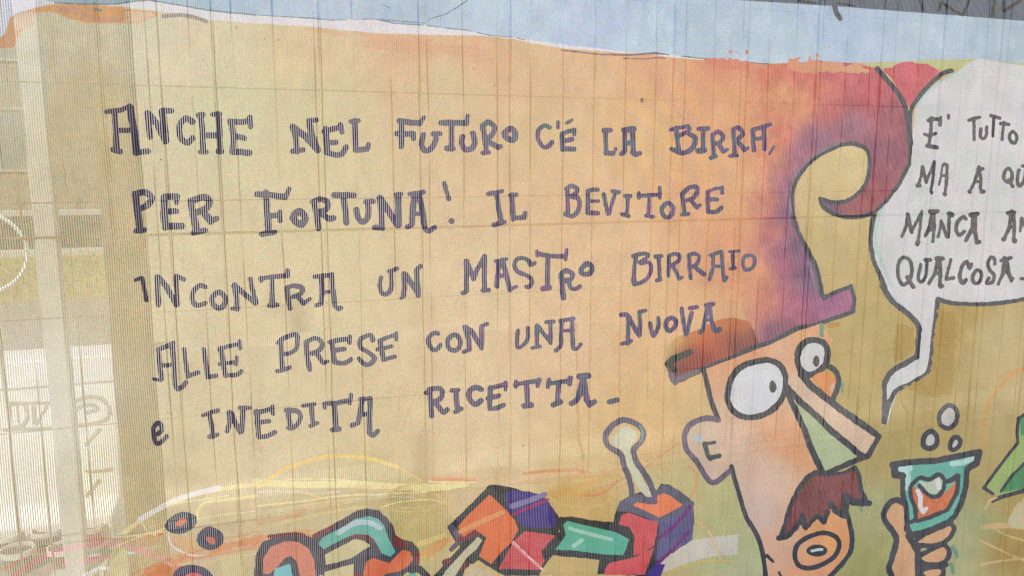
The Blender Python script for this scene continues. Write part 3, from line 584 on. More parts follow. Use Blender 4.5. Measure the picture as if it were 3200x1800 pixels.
shape('cube_side', dark((84,84,134), 14), q15, 'f1480,920 1640,850 1790,760 1830,790 1820,1090 1640,1190 1470,1300 1450,1280 1470,1100', label='violet side of the lever box')
shape('cube_side', (112,32,122), q15, '1490,1060 1620,960 1740,830 1790,750/20;1460,1330 1620,1180 1780,1000/18')
shape('blue_block#2', (62,40,140), q15, 'f1370,1400 1450,1330 1540,1330 1500,1449 1480,1600 1350,1600')
# lever with knob
shape('lever', (206,206,178), q15, 'F1010,60 1060,0 1100,-60 1180,-50 1240,0 1250,60 1200,120 1190,180 1210,270 1270,380 1340,520 1415,620 1400,650 1340,640 1270,560 1200,420 1140,290 1110,190 1040,150', label='pale crank lever with round knob')
shape('lever_outline', dark((90,86,110), 14), q15, '~1210,640 1180,480 1130,350 1090,220 990,160 940,90 950,10 1010,-70 1100,-120 1190,-110 1280,-60 1320,20 1290,100 1225,170 1240,280 1310,390 1380,500 1425,620/30', q15, '1220,640 1330,690 1440,700/26', parent='lever', wob=1.4)
shape('lever_outline', dark((104,140,140), 12), q15, '~1290,-60 1315,20 1290,90/14', parent='lever')
# specks
shape('ink_speck', (110,100,96), q1, 'e2385,270,7,18', q2, 'e85,390,8,8;e228,400,6,8;e2190,690,8,10;e2400,860,7,8', q3, 'e1308,1010,16,28', q5, 'e1620,155,10,10', q15, 'e113,140,9,10', q9, 'e1690,1255,7,7;e1720,1262,7,7', cell=1.6, wob=.3)

# ---- hand lettering
def word(txt, col, *segs):
    n = sum(1 for s in SHAPES if s['part'].startswith('printed_word'))
    shape('printed_word#%d' % n, col, *segs, cell=2.4, wob=1.0, rs=1.09, label='hand lettered word %s' % txt)
a1, a2, a3, a4 = CR(320,310,500), CR(880,350,500), CR(1340,340,500), CR(1860,360,600)
b1, b2, b3, b4 = CR(400,560,600), CR(960,550,500), CR(1500,560,400), CR(1860,550,440)
c1, c2, c3, c4, c5 = CR(400,820,400), CR(700,820,400), CR(1160,780,440), CR(1560,760,440), CR(1960,760,440)
d1, d2, d3, d4 = CR(460,1040,400), CR(840,1020,440), CR(1300,980,520), CR(1900,920,440)
e1, e2, e3 = CR(440,1220,400), CR(800,1220,440), CR(1300,1140,660)
f1, f2 = CR(2780,340,420,2174), CR(2780,620,420,2029)
word('ANCHE', ink, a1, '70,205 160,195 300,175 430,120/38;200,210 235,830/46;440,130 500,430 550,860/54;230,505 430,500/40;180,810 285,845/46;530,860 730,840/45;'
 '720,220 770,610/44;740,230 880,400 1010,660/50;965,200 990,400 1020,670/56;980,185 1110,190/46;~1450,365 1350,310 1250,400 1235,520 1275,640 1370,700 1450,630/46;'
 '1570,260 1605,450 1620,830/44;1545,255 1620,250/42;1575,850 1670,850/36;1865,240 1885,500 1895,840/44;1770,245 1890,240/38;1860,840 1930,845/40;1650,580 1850,580/46;'
 '2070,355 2110,600 2095,850/45;2050,360 2250,370 2370,340/45;2375,290 2385,440/42;2120,595 2280,625/45;2095,850 2230,850 2370,865/48')
word('NEL', ink, a2, '180,235 235,400 250,640/44;200,260 400,400 580,600/54;450,150 480,330 560,560 585,610/50;440,140 560,130/40;180,630 350,610/42;'
 '715,265 740,650/46;690,310 900,255 960,235/42;950,200 975,320/40;740,490 880,490/42;~740,650 870,690 980,670 1045,560/42;1180,140 1190,350 1195,610/44;1120,150 1240,135/36;1190,610 1380,600/44;1405,525 1385,600/38')
word('FUTURO', ink, a2, '1900,140 2060,165 2230,180/44;2240,170 2295,85/32;1940,150 1935,560/42;1860,345 1960,355 2120,350/42;2125,340 2130,425/38;~2285,365 2260,520 2310,620 2410,590 2480,470 2495,360/42;2440,355 2560,345/38',
 a3, '200,225 400,222 610,230/44;630,115 610,230/36;370,220 370,650/40;295,635 395,640/42;~545,450 535,560 590,655 690,640 745,540 710,390/42;870,280 900,450 930,700/42;~870,280 960,215 1055,290 1030,400 950,480/42;980,540 1110,620/44;1110,620 1155,605/38;870,710 970,700/38;o1320,320 1390,390 1370,500 1270,480 1220,400/46')
word("C'E'", ink, a3, '~1945,300 1880,268 1785,320 1752,430 1790,550 1860,618 1930,600 1985,540/34;2085,215 2082,305/28;2225,230 2305,182/28;2150,400 2155,650/40;2150,400 2250,365 2345,340/34;2350,340 2345,410/30;2170,520 2300,495/38;2160,645 2335,650/40')
word('LA', ink, a4, '120,205 200,200/32;140,210 150,500/30;150,505 240,515/34;250,510 278,450/20;385,200 520,185/36;395,200 400,480/30;500,180 515,500/34;400,370 500,370/30;350,520 400,480/32;500,500 540,530 600,510/32')
word('BIRRA', ink, a4, '1010,195 1100,170 1240,148/25;1080,170 1120,480/30;~1240,150 1255,200 1130,275/27;~1250,250 1335,310 1300,440 1180,505 1060,470/32;1020,450 1060,480/26;1380,185 1500,178/30;1440,190 1440,460/28;1380,480 1455,470/36;1565,260 1580,530/27;~1570,270 1640,220 1705,290 1660,370 1580,380/28;1640,380 1710,485/30;1710,490 1758,460/22;1540,575 1610,550/26;'
 '1840,190 1860,530/28;~1840,195 1910,165 1965,250 1890,330/28;1890,340 1990,465/30;2000,465 2035,440/22;1800,550 1885,540/25;2095,200 2220,160 2330,125/27;2100,200 2110,470/28;2240,160 2255,455/28;2110,320 2240,310/26;2378,420 2325,520/17')
word('PER', ink, b1, '95,200 165,680/46;~95,205 220,175 315,245 275,340 190,385/42;115,690 225,680/34;490,240 480,450 505,640/46;510,235 655,230/40;660,240 655,315/30;525,430 645,430/38;505,630 725,630/44;840,295 880,500 920,690/44;~860,295 1010,238 1095,300 1050,390 930,440/42;1010,440 1110,560/46;1120,560 1190,530/36;870,720 1035,685/34')
word('FORTUNA!', ink, b1, '1730,205 1900,212 2110,240/38;2120,230 2165,130/30;1855,180 1870,450 1890,720/40;1870,490 2030,485/38;2040,445 2040,555/32;1795,740 1965,715/34;o2300,430 2380,520 2320,610 2215,520/44',
 b2, '110,420 150,600 190,850/44;~90,420 220,375 335,430 310,540 180,580/44;220,600 350,690/46;350,690 430,680/44;435,310 760,312/45;590,330 640,755/45;~800,545 820,660 890,745 970,690 995,560 985,430/44;950,420 1070,410/40;1175,350 1205,600 1215,840/46;1180,360 1300,540 1460,790/50;1470,310 1480,790/48;1440,305 1515,292/36;1090,830 1210,840/42;1655,290 1880,260/34;1730,300 1700,620 1690,780/48;1615,820 1690,790/40;1800,290 1860,550 1900,840/45;1720,610 1850,610/34;~1905,850 1955,890 2055,830/42;2210,115 2285,375/36;2325,722 2330,730/42')
word('IL', ink, b3, '170,295 440,240/42;340,290 370,560 440,870/46;285,920 495,860/44;610,320 730,310/42;650,310 665,810/46;720,780 890,775/42;905,680 895,760/44')
word('BEVITORE', ink, b3, '1755,200 1765,700/46;~1735,195 1840,135 1955,200 1900,310 1800,345/44;~1840,350 1985,400 1985,600 1870,735 1715,700/46;2170,260 2165,680/44;2165,240 2280,208 2365,215/42;2180,440 2380,440/36;2165,680 2370,680/44',
 b4, '155,330 230,690/36;370,300 255,690/32;320,280 430,290/40;545,365 650,365/34;600,370 580,710/34;485,695 615,730/38;790,365 1000,350 1180,340/36;800,315 800,400/38;1180,210 1185,400/34;990,350 975,730/34;935,730 1065,750/36;o1340,490 1425,580 1380,735 1270,745 1215,630 1255,540/40;1590,330 1610,480 1630,700/38;~1590,330 1700,222 1825,195 1865,270 1790,400 1640,450/38;1765,470 1855,575/38;1860,578 1915,530/25;1590,708 1700,690/34;2045,290 2060,655/38;2065,280 2180,232 2310,220/32;2310,205 2312,315/30;2070,430 2220,430/36;~2065,650 2200,655 2305,575/38')
word('INCONTRA', ink, c1, '155,350 285,312/38;290,325 368,755/42;590,290 600,600 615,860/50;620,300 780,500 975,850/54;970,290 1000,840/50;985,280 1130,340/44;~1560,490 1450,462 1330,560 1295,700 1345,845 1430,865 1550,820/48;o1830,600 1950,700 1930,860 1820,920 1710,830 1700,700/52',
 c2, '210,460 255,700 270,930/54;230,470 420,640 635,815/52;530,335 575,560 650,815/46;160,935 270,930/36;150,480 190,460/24;740,325 960,290 1270,270/46;735,310 750,375/40;1280,165 1280,285/42;970,300 970,880/48;905,870 1070,860/44;1270,510 1290,700 1330,930/50;~1275,505 1420,475 1580,520 1540,640 1400,690/46;1480,680 1600,825/50;1600,828 1735,740/40;1830,290 2170,262/42;1960,300 1980,600 1950,820/50;1865,870 1960,840/42;2170,245 2190,500 2240,870/50;1990,600 2170,600/36;2240,890 2310,945 2360,920/44')
word('UN', ink, c3, '~190,520 162,680 220,815 320,800 378,680 372,430/40;335,405 485,352/38;610,450 620,700 600,850/46;565,890 610,850/34;640,465 760,650 870,820/46;840,380 850,600 870,840/46;850,355 915,302/40')
word('MASTRO', ink, c3, '1740,210 1750,500 1745,770/42;1685,800 1740,770/42;1760,215 1820,380 1880,545/40;1880,545 1950,350 2080,115/40;2080,135 2070,450 2080,720/42;2050,750 2150,740/40;2275,210 2475,172/30;2330,215 2320,450 2300,670/42;2400,210 2480,500 2540,735/44;2340,480 2440,480/38',
 c4, '60,300 130,560 190,850/42;190,855 310,795/34;~645,370 570,395 540,320 430,272 310,310 285,430 350,530 520,600 595,690 555,790 490,795/38;690,145 690,235/30;700,190 900,232 1170,240/40;1235,125 1210,295/32;890,225 880,815/42;795,830 925,812/42;1130,600 1150,800 1170,1000/44;~1115,620 1155,530 1250,505 1345,580 1280,670 1170,680/42;~1280,660 1290,790 1380,840 1470,790/38;o1620,375 1695,450 1655,555 1570,565 1490,520 1525,435/46')
word('BIRRAIO', ink, c5, '160,215 130,450 110,650/36;115,660 130,735/52;~100,235 260,192 375,203 360,262 220,360/34;~240,370 395,355 435,480 370,640 240,725 150,740/36;515,240 625,232/36;575,240 595,655/36;545,680 600,670/38;765,235 757,605/31;~768,235 860,193 955,222 940,320 820,400/32;845,425 955,655/36;960,655 1008,622/27;1130,235 1140,440 1160,645/34;~1125,222 1230,192 1315,250 1270,380 1180,440/34;1255,455 1400,565/40;1512,220 1715,152/32;1562,215 1570,450 1500,665/33;1720,155 1740,450 1760,655/34;1600,420 1720,420/32;1770,680 1815,622/32;1855,152 2035,142/28;1920,152 1930,450/31;1882,470 1968,452/34;o2190,222 2300,242 2315,380 2250,468 2145,475 2105,350 2125,252/34')
word('ALLE', ink, d1, '220,340 380,275 525,205/46;230,335 250,650 290,930/44;125,930 280,960/32;500,230 540,600 560,1040/50;300,660 450,650/40;~560,1050 610,1130 715,1085 775,1000/46;740,330 780,600 810,870/44;810,880 1020,795/42;1140,335 1180,600 1210,870/46;1210,890 1390,860/44;1480,315 1530,600 1580,865/50;1445,330 1650,262 1850,232/42;1860,165 1870,310/38;1455,630 1795,582/40;1800,495 1790,635/38;1590,860 1820,842 1890,775/44')
word('PRESE', ink, d2, '150,310 200,255/30;220,245 230,500 250,790/42;~220,245 400,165 515,172 515,380 400,485 290,510/40;145,815 250,808 385,752/36;690,290 700,500 745,790/44;~680,290 860,222 975,310 930,430 790,500/40;880,500 1000,675/40;1000,680 1072,640/34;1160,285 1180,500 1200,655/44;1115,290 1300,250 1475,230/40;1482,185 1480,305/36;1200,440 1380,420/40;~1200,660 1380,678 1510,610/40;~1905,260 1895,192 1820,172 1685,240 1675,380 1820,480 1935,580 1880,675 1780,705 1685,640 1655,590/40;2040,275 2070,450 2100,615/42;2025,270 2180,202 2335,162/34;2340,130 2340,255/28;1985,428 2250,372/35;2095,620 2310,560/38')
word('CON', ink, d3, '~348,312 290,302 212,370 205,480 272,565 340,555 385,490/33;o600,332 685,400 672,535 590,575 505,520 505,400/35;750,205 800,225/30;765,215 820,400 830,555/38;742,600 825,562/29;855,265 1015,515/38;1020,200 1020,535/37;1042,188 1105,162/29')
word('UNA', ink, d3, '~1580,265 1562,490 1620,518 1725,400 1730,215/29;1870,185 1870,500/33;1802,530 1915,512/29;1882,195 2075,435/33;2080,135 2080,455/33;2015,130 2125,120/31;2232,110 2435,72/29;2250,115 2242,480/29;2165,570 2228,512/33;2412,75 2412,300 2430,535/33;2262,262 2425,262/27;~2432,548 2500,538 2548,472/27')
word('NUOVA', ink, d4, '235,370 330,362 385,425/38;365,425 357,895/37;245,900 415,850/32;400,465 500,650 565,750/39;572,325 585,500 580,730/38;585,320 685,292/34;~772,525 790,660 820,755 878,680 925,560 918,425/36;o1170,425 1245,500 1215,605 1120,665 1055,580 1085,475/40;1345,255 1380,500 1428,730/38;1530,345 1442,710/38;1495,250 1630,232/38;1795,200 1925,177/38;1820,215 1780,450 1742,615/38;1685,700 1738,645/38;1860,215 1890,450 1908,555/35;1790,470 1890,470/28;~1920,560 1960,665 2042,640/46')
word('e', ink, e1, '~340,880 425,800 408,690 350,655 265,740 272,960 322,1072 425,1035 522,930/43')
word('INEDITA', ink, e1, '1255,500 1400,442 1560,400/40;1370,460 1430,700 1450,930/45;1385,930 1535,890/44;1780,435 1790,650 1742,812/47;1830,460 1900,650 1995,830/50;2060,355 2050,600 2030,820/50;1995,350 2190,350/42',
 e2, '10,380 30,600 50,845/44;-10,400 150,372 290,330/42;300,292 308,425/34;0,590 235,560/39;50,850 200,838 350,762/42;590,365 600,500 630,685/46;545,360 610,352/38;~620,362 755,382 815,470 775,595 680,682 590,685/42;865,280 1072,252/34;1010,265 1040,615/41;992,648 1125,592/38;1245,242 1480,232 1690,190/40;1252,235 1262,315/34;1738,85 1720,235/36;1430,245 1470,715/45;1395,720 1525,710/45;1905,160 2105,152/34;1940,165 1910,400 1870,585/45;1755,640 1860,600/42;2090,155 2080,450 2080,770/47;1930,450 2080,420/38;~2080,785 2140,825 2232,742/41')
word('RICETTA', ink, e3, '120,348 168,312/25;170,312 180,450 195,625/29;~170,302 288,292 328,350 288,430 200,458/29;~242,460 330,578 386,552/31;442,318 518,310/26;490,320 500,450 510,565/31;482,578 556,540/26;~798,300 740,277 662,320 652,400 720,488 796,440/31;910,282 900,518/29;912,280 1000,268 1095,240/27;1095,218 1095,305/26;882,410 1015,380/27;902,543 1000,528 1075,490/27;1212,240 1505,190/25;1225,212 1220,265/27;1500,182 1480,255/26;1350,222 1360,475/29;1322,500 1405,490/35;1612,230 1875,190/25;1620,182 1606,265/27;1880,162 1870,228/29;1740,212 1720,465/29;1672,488 1765,450/29;1992,140 2095,130/34;2040,152 1980,380 1962,415/33;1892,470 1948,440/33;2040,182 2080,430 2110,475/33;1980,350 2058,350/25;2112,490 2176,450/29;2352,450 2445,426/29')
word("E'", ink2, f1, '680,150 670,400 640,610/28;632,190 700,150/26;700,170 815,162/28;830,135 820,260/27;572,412 650,440 748,400/27;612,600 772,625/32;955,105 957,148/27')
word('TUTTO', ink2, f1, '1285,188 1380,152 1465,135/25;1365,160 1370,500/25;~1480,325 1472,440 1520,488 1568,430 1573,295/25;1645,112 1785,150/29;1690,130 1675,440/25;1802,240 1935,250/28;1850,222 1825,495/25;o2000,370 2058,420 2058,520 2010,558 1952,500 1952,410/26')
word('MA', ink2, f1, '540,935 520,1100 482,1215/23;462,1240 495,1240/34;545,942 600,1188/27;600,1188 735,855/25;735,872 710,1150 682,1305/25;682,1340 690,1358/32;~870,912 900,892 938,912/27;860,922 842,1100 812,1228/21;940,912 930,1150 912,1335/25;862,1080 938,1080/23;905,1378 908,1384/33')
word('A', ink2, f1, '1450,932 1420,1080 1335,1285/25;1442,960 1515,970/29;1460,942 1480,1150 1475,1285/25;1402,1180 1478,1180/25;1300,1338 1306,1342/33;1492,1340 1525,1340/33')
word('QU', ink2, f1, 'o1930,962 1985,1040 1975,1160 1910,1188 1853,1120 1873,1010/27;1932,1152 1996,1255/27;~2100,992 2077,1120 2092,1238 2150,1220 2190,1130 2210,1000/27;2160,920 2230,940/28')
word('MANCA', ink2, f2, '280,232 260,420 192,575/23;282,242 340,508/30;340,508 498,195/23;495,202 470,450 442,635/23;440,660 432,688/34;622,200 735,195/32;660,212 620,420 552,565/27;680,212 690,450 662,655/23;612,480 688,470/23;790,342 770,480 742,585/22;792,352 878,585/27;910,242 900,585/25;912,230 955,250/33;~1158,310 1120,282 1042,350 1012,460 1060,556 1136,500/27;1232,250 1336,236/32;1280,252 1260,450 1165,635/28;1300,262 1300,500 1320,655/28;1322,670 1365,660/31')
word('AN', ink2, f2, '1792,220 1885,215/31;1850,192 1810,450 1732,615/27;1722,620 1728,624/32;1870,232 1890,430 1880,615/27;1832,430 1898,430/23;1890,640 1894,644/38;2000,305 1978,495/23;2002,302 2080,500/25;2100,290 2090,490/24')
word('QUALCOSA', ink2, f2, 'o240,892 318,950 346,1100 298,1248 200,1305 133,1180 133,1020 172,922/27;272,1192 364,1335/31;~480,1002 452,1120 442,1218 490,1265 558,1170 578,965/25;552,930 625,930/31;722,912 815,912/31;740,902 700,1130 605,1285/27;770,912 780,1150 770,1315/29;692,1130 778,1130/28;782,1338 806,1320/29;940,925 900,1070 870,1205/23;872,1220 975,1202/28;~1248,995 1218,1058 1180,955 1112,1020 1072,1180 1110,1285 1165,1232/27;o1340,1082 1397,1140 1377,1248 1310,1286 1263,1230 1283,1132/27;~1598,988 1588,912 1540,892 1492,970 1520,1080 1586,1160 1558,1265 1472,1276 1508,1205/27;1692,940 1835,897/28;1740,892 1710,1150 1645,1295/25;1770,932 1800,1120 1840,1235/27;1712,1110 1798,1110/23;1842,1248 1866,1212/23;1992,1215 2100,1205/25')


# ------------------------------------------------------------------ turn the artwork into one gap-free sheet of parts
EXT = (-420.0, 3640.0, -330.0, 2130.0)
def build_print():
    pts, edges = [], []
    def add_loop(lp):
        b = len(pts); pts.extend(Vector(p) for p in lp); n = len(lp)
        edges.extend((b+i, b+(i+1) % n) for i in range(n))
    border = []
    x0, x1, y0, y1 = EXT
    border = [(x0, y0), (x1, y0), (x1, y1), (x0, y1)]
    for S in SHAPES:
        sdf(S)
        for lp in contours(S):
            q = simplify(lp, 0.3)
            if len(q) > 2: add_loop([(min(max(a, x0+1), x1-1), min(max(b, y0+1), y1-1)) for a, b in q])
    for gx in np.arange(x0, x1, 14.0):
        for gy in np.arange(y0, y1, 14.0):
            pts.append(Vector((gx+random.uniform(-3, 3), gy+random.uniform(-3, 3))))
    add_loop(border)
    r = delaunay_2d_cdt(pts, edges, [], 0, 1e-3)
    V = np.array([(v.x, v.y) for v in r[0]]); F = np.array([f for f in r[2] if len(f) == 3])
    cen = V[F].mean(1)
    lab = np.full(len(F), -1)
    for k, S in enumerate(SHAPES): lab[inside(S, cen[:, 0], cen[:, 1])] = k
    # photograph pixels -> banner plane, with the slight sag of a tied sheet
    d = np.array([list(FW)])+((V[:, :1]-1600)/FOC)*np.array([list(RT)])+((900-V[:, 1:2])/FOC)*np.array([list(UP)])
    W = d*(YB/d[:, 1:2])
    W[:, 1] = 0.0
    sag = 0.0022*np.sin(W[:, 0]*5.1+0.6)*np.cos(W[:, 2]*3.7)+0.0012*np.sin(W[:, 0]*13+W[:, 2]*6)
    W[:, 1] = sag
    W[:, 2] += CAM_H
    xs, ys = V[F].reshape(-1, 2).T
    base = paint_base(xs, ys)
    col = base.copy(); lc = np.repeat(lab, 3)
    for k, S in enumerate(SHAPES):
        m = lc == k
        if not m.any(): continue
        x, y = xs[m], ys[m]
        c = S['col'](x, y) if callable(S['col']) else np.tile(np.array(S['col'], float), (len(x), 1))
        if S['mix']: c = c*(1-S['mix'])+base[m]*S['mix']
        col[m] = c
    # brush streaks all over the painting
    st = (vnoise(xs, ys, 42, 11)-0.5)*10 + (vnoise(xs*1.0, ys*0.35, 16, 12)-0.5)*9
    col = col+st[:, None]*np.array([1.0, 0.95, 0.8])
    col = col+np.array([5., 4., 1.])*np.clip(col/160, 0, 1)
    col = col*0.93+col.mean(1, keepdims=True)*0.07
    col = np.clip(col, 4, 250)
    L = lin(col)*PRINT_GAIN
    def mk(name, sel):
        f = F[sel]; u, inv = np.unique(f.ravel(), return_inverse=True)
        me = bpy.data.meshes.new(name)
        me.from_pydata(W[u].tolist(), [], inv.reshape(-1, 3)[:, ::-1].tolist())
        a = me.color_attributes.new('print', 'FLOAT_COLOR', 'CORNER')
        cc = L.reshape(-1, 3, 3)[sel][:, ::-1].reshape(-1, 3)
        a.data.foreach_set('color', np.concatenate([np.clip(cc, 0, 1), np.ones((len(cc), 1))], 1).astype(np.float32).ravel())
        me.materials.append(FABRIC); me.update()
        return me
    root = obj('printed_banner', mk('printed_banner', lab == -1)); root.location = (0, YB, 0)
    parts = {}
    for k, S in enumerate(SHAPES): parts.setdefault(S['part'], []).append(k)
    def islands(sel):
        idx = np.nonzero(sel)[0]; par_ = {}
        def find(a):
            while par_.setdefault(a, a) != a: par_[a] = par_[par_[a]]; a = par_[a]
            return a
        for a, b, c in F[idx].tolist():
            ra = find(a); par_[find(b)] = ra; par_[find(c)] = ra
        rt = np.array([find(a) for a in F[idx][:, 0].tolist()])
        tri = V[F[idx]]; ar = np.abs(np.cross(tri[:, 1]-tri[:, 0], tri[:, 2]-tri[:, 0]))/2
        u = np.unique(rt); A = {k: ar[rt == k].sum() for k in u}
        big = [k for k in u if A[k] > 14] or [max(A, key=A.get)]
        cb = {k: tri[rt == k].mean((0, 1)) for k in u}
        out = {k: np.zeros(len(F), bool) for k in big}
        for k in u:
            t = k if k in out else min(big, key=lambda q: ((cb[q]-cb[k])**2).sum())
            out[t][idx[rt == k]] = True
        return sorted(out.values(), key=lambda m: V[F[m]].mean((0, 1))[0])
    made = {}
    for key, ks in parts.items():
        sel = np.isin(lab, ks)
        if not sel.any(): continue
        S = SHAPES[ks[0]]
        par = made.get(S['parent'], root) if S['parent'] else root
        nm = key.split('#')[0]; lb = next((SHAPES[k]['label'] for k in ks if SHAPES[k]['label']), None)
        isl = islands(sel)
        if nm == 'printed_word':
            o = bpy.data.objects.new(nm, None); C.objects.link(o); o.parent = par; o.empty_display_size = 0.02
            for m in isl: obj('letter', mk('letter', m), o)
        else:
            big = max(isl, key=lambda m: m.sum())
            o = obj(nm, mk(nm, big), par)
            for m in isl:
                if m is not big: obj(nm, mk(nm, m), par)
        if lb: o['label'] = lb
        made[key] = o
    tag(root, 'perforated mesh banner printed with a painted comic panel, hung on a wire fence', 'banner')
    print('print', len(F), 'tris', len(made), 'parts', round(time.time()-T0, 1), 's')
    return root
BANNER = build_print()

# ================================================================== fences the banner is tied to
ZTOP, ZBOT = 2.25, 0.06
f1_ = empty('wire_fence', (0.5, YB+0.012, 0))
tag(f1_, 'welded fence panel of thin close wires directly behind the banner', 'fence')
wm = MB().tube((0, 0, ZBOT), (0, 0, ZTOP), 0.0009, 6); proto = None
k = -12
while -0.111-0.0505*12 + 0.0505*(k+12) < 1.75:
    x = 0.111 + 0.0505*k
    if x > -0.75:
        if proto is None: proto = wm.build('upright_wire', WIRE, f1_); w = proto
        else: w = proto.copy(); C.objects.link(w)
        w.location = (x-0.5, 0, 0)
    k += 1
hp = None
for z in [CAM_H+0.094+0.143*i for i in range(-10, 5)]:
    if hp is None: hp = MB().tube((-0.8, 0, 0), (1.6, 0, 0), 0.0006, 6).build('cross_wire', WIRE, f1_); w = hp
    else: w = hp.copy(); C.objects.link(w)
    w.location = (-0.0, 0.0026, z)
f2_ = empty('bar_fence', (0.5, YB+0.026, 0))
tag(f2_, 'panel of thicker brown rods behind the fine wires', 'fence')
pr = None
for i in range(-4, 14):
    x = -0.0135+0.1336*i
    if pr is None: pr = MB().tube((0, 0, ZBOT), (0, 0, ZTOP), 0.0017, 8).build('upright_rod', WIRE, f2_); w = pr
    else: w = pr.copy(); C.objects.link(w)
    w.location = (x-0.5, 0, 0)
w = pr.copy(); C.objects.link(w); w.location = (-0.078-0.5, 0.0, 0)
for z in (CAM_H-0.093, CAM_H-0.093+0.9, 0.25):
    MB().tube((-1.3, 0.007, z), (1.4, 0.007, z), 0.0021, 8).build('cross_rod', WIRE, f2_)

# brown steel post close behind, grey post by the barrier
a = at(330, 400, 1.45); b = at(391, 400, 1.45)
p = MB().box((-0.030, -0.03, 0), (0.030, 0.03, 2.9)).build('brown_post', POSTDARK, None, bevel=.004); p.location = ((a.x+b.x)/2+0.003, 1.45, 0)
tag(p, 'wide brown square post standing between banner and concrete barrier', 'post')
a = at(128, 500, 3.12)
p = empty('grey_post', (a.x, 3.12, 0)); tag(p, 'pale grey steel post with a base plate in front of the concrete barrier', 'post')
MB().box((-0.034, -0.04, 0.012), (0.034, 0.04, 3.4)).build('shaft', POSTLIGHT, p, bevel=.006)
MB().box((-0.09, -0.09, 0), (0.09, 0.09, 0.012)).build('base_plate', POSTLIGHT, p)
for sx in (-1, 1):
    for sy in (-1, 1): MB().tube((sx*.068, sy*.068, .012), (sx*.068, sy*.068, .03), .009, 6).build('bolt', WIRE, p)

# ================================================================== concrete barrier with faded spray marks
YBR = 3.4
BH = 0.735
xs_ = [-4.45, -2.45, -0.43-0.02, 1.55, 3.55, 5.55]
for i, x in enumerate(xs_[:-1]):
    ln = xs_[i+1]-x-0.012
    prof = [(0.0, 0.0), (0.0, 0.10), (0.06, 0.16), (0.10, BH), (0.30, BH), (0.34, 0.16), (0.40, 0.10), (0.40, 0.0)]
    br = empty('concrete_barrier', (x, YBR, 0))
    MB().prism(prof, 0, ln).build('barrier_block', CONCRETE if i < 2 else CONCRETE_OLD, br, bevel=.008)
    if i < 2: MB().box((0, 0.084, BH-0.105), (ln, 0.302, BH+0.004)).build('sunlit_top', WHITEM, br, bevel=.006)  # white slab stands in for sunlight on the barrier's upper edge
    MB().box((0.3, -0.002, 0.02), (0.36, 0.05, 0.07)).box((ln-0.36, -0.002, 0.02), (ln-0.3, 0.05, 0.07)).build('lifting_slot', PAINTMARK, br)
    lab = ['white concrete barrier block farthest left along the row', 'white concrete barrier block carrying faded spray marks, left of the brown post',
           'weathered beige barrier block behind the lettering', 'weathered beige barrier block behind the drawn face', 'weathered beige barrier block farthest right along the row'][i]
    tag(br, lab, 'barrier', 'concrete barrier blocks along the pavement')
    if i == 1: BR1 = br
g = Crop(0, 1100, 600/1242)
def flat_marks(name, spec, parent, y_of):
    pr_ = []
    S = dict(prim=parse(g, spec), cell=3.0, wob=1.5); sdf(S)
    pts, ed = [], []
    for lp in contours(S):
        q = simplify(lp, .4); b = len(pts); pts += [Vector(a) for a in q]; ed += [(b+i, b+(i+1) % len(q)) for i in range(len(q))]
    r = delaunay_2d_cdt(pts, ed, [], 0, 1e-3)
    V = np.array([(v.x, v.y) for v in r[0]]); F = [f for f in r[2] if len(f) == 3]
    cen = np.array([V[list(f)].mean(0) for f in F]); ok = inside(S, cen[:, 0], cen[:, 1])
    W = []
    for x, y in V:
        w = at(x, y, YBR+0.05); s = (w.z-0.16)/(BH-0.16)
        w = at(x, y, YBR+0.06+0.04*min(max(s, 0), 1)-0.004); W.append(tuple(w-parent.location))
    me = bpy.data.meshes.new(name); me.from_pydata(W, [], [tuple(reversed(f)) for f, k_ in zip(F, ok) if k_]); me.materials.append(PAINTMARK)
    obj(name, me, parent)
flat_marks('spray_letter', '50,330 320,328/9;~60,335 150,335 178,400 150,470 60,500/12;20,505 330,490/8;60,340 62,490/8', BR1, 0)
flat_marks('spray_letter', '112,345 116,450/9;215,350 222,460/10;305,345 235,465/9', BR1, 0)
flat_marks('spray_ring', '~480,320 560,292 650,300 705,360 690,430 600,462 500,468 478,400 520,352 600,342 628,370 560,390/11', BR1, 0)
flat_marks('spray_dash', '640,500 555,600/10;~560,770 640,770 720,755/9;640,830 560,930/10', BR1, 0)

# ================================================================== ground behind
def sheet(name, x0, y0, x1, y1, z, m, kind='structure', nx=1, ny=1):
    me = bpy.data.meshes.new(name)
    me.from_pydata([(x0, y0, z), (x1, y0, z), (x1, y1, z), (x0, y1, z)], [], [(0, 1, 2, 3)]); me.materials.append(m)
    o = obj(name, me); o['kind'] = kind; return o
sheet('ground', -300, -60, 300, 400, -0.012, SOIL)
sheet('pavement', -40, -6, 40, YBR+0.9, 0.0, PAVING)
sheet('gravel_path', -40, YBR+0.9, 40, 9.9, -0.004, GRAVEL)
sheet('road', -80, 14.9, 80, 26.0, -0.004, ASPHALT)
k1 = MB().box((-60, 14.55, -0.1), (60, 14.9, 0.10)).build('kerb', KERB, None, bevel=.01); k1['kind'] = 'structure'
k2 = MB().box((-60, 26.0, -0.1), (60, 26.6, 0.14)).build('kerb', KERB, None, bevel=.01); k2['kind'] = 'structure'
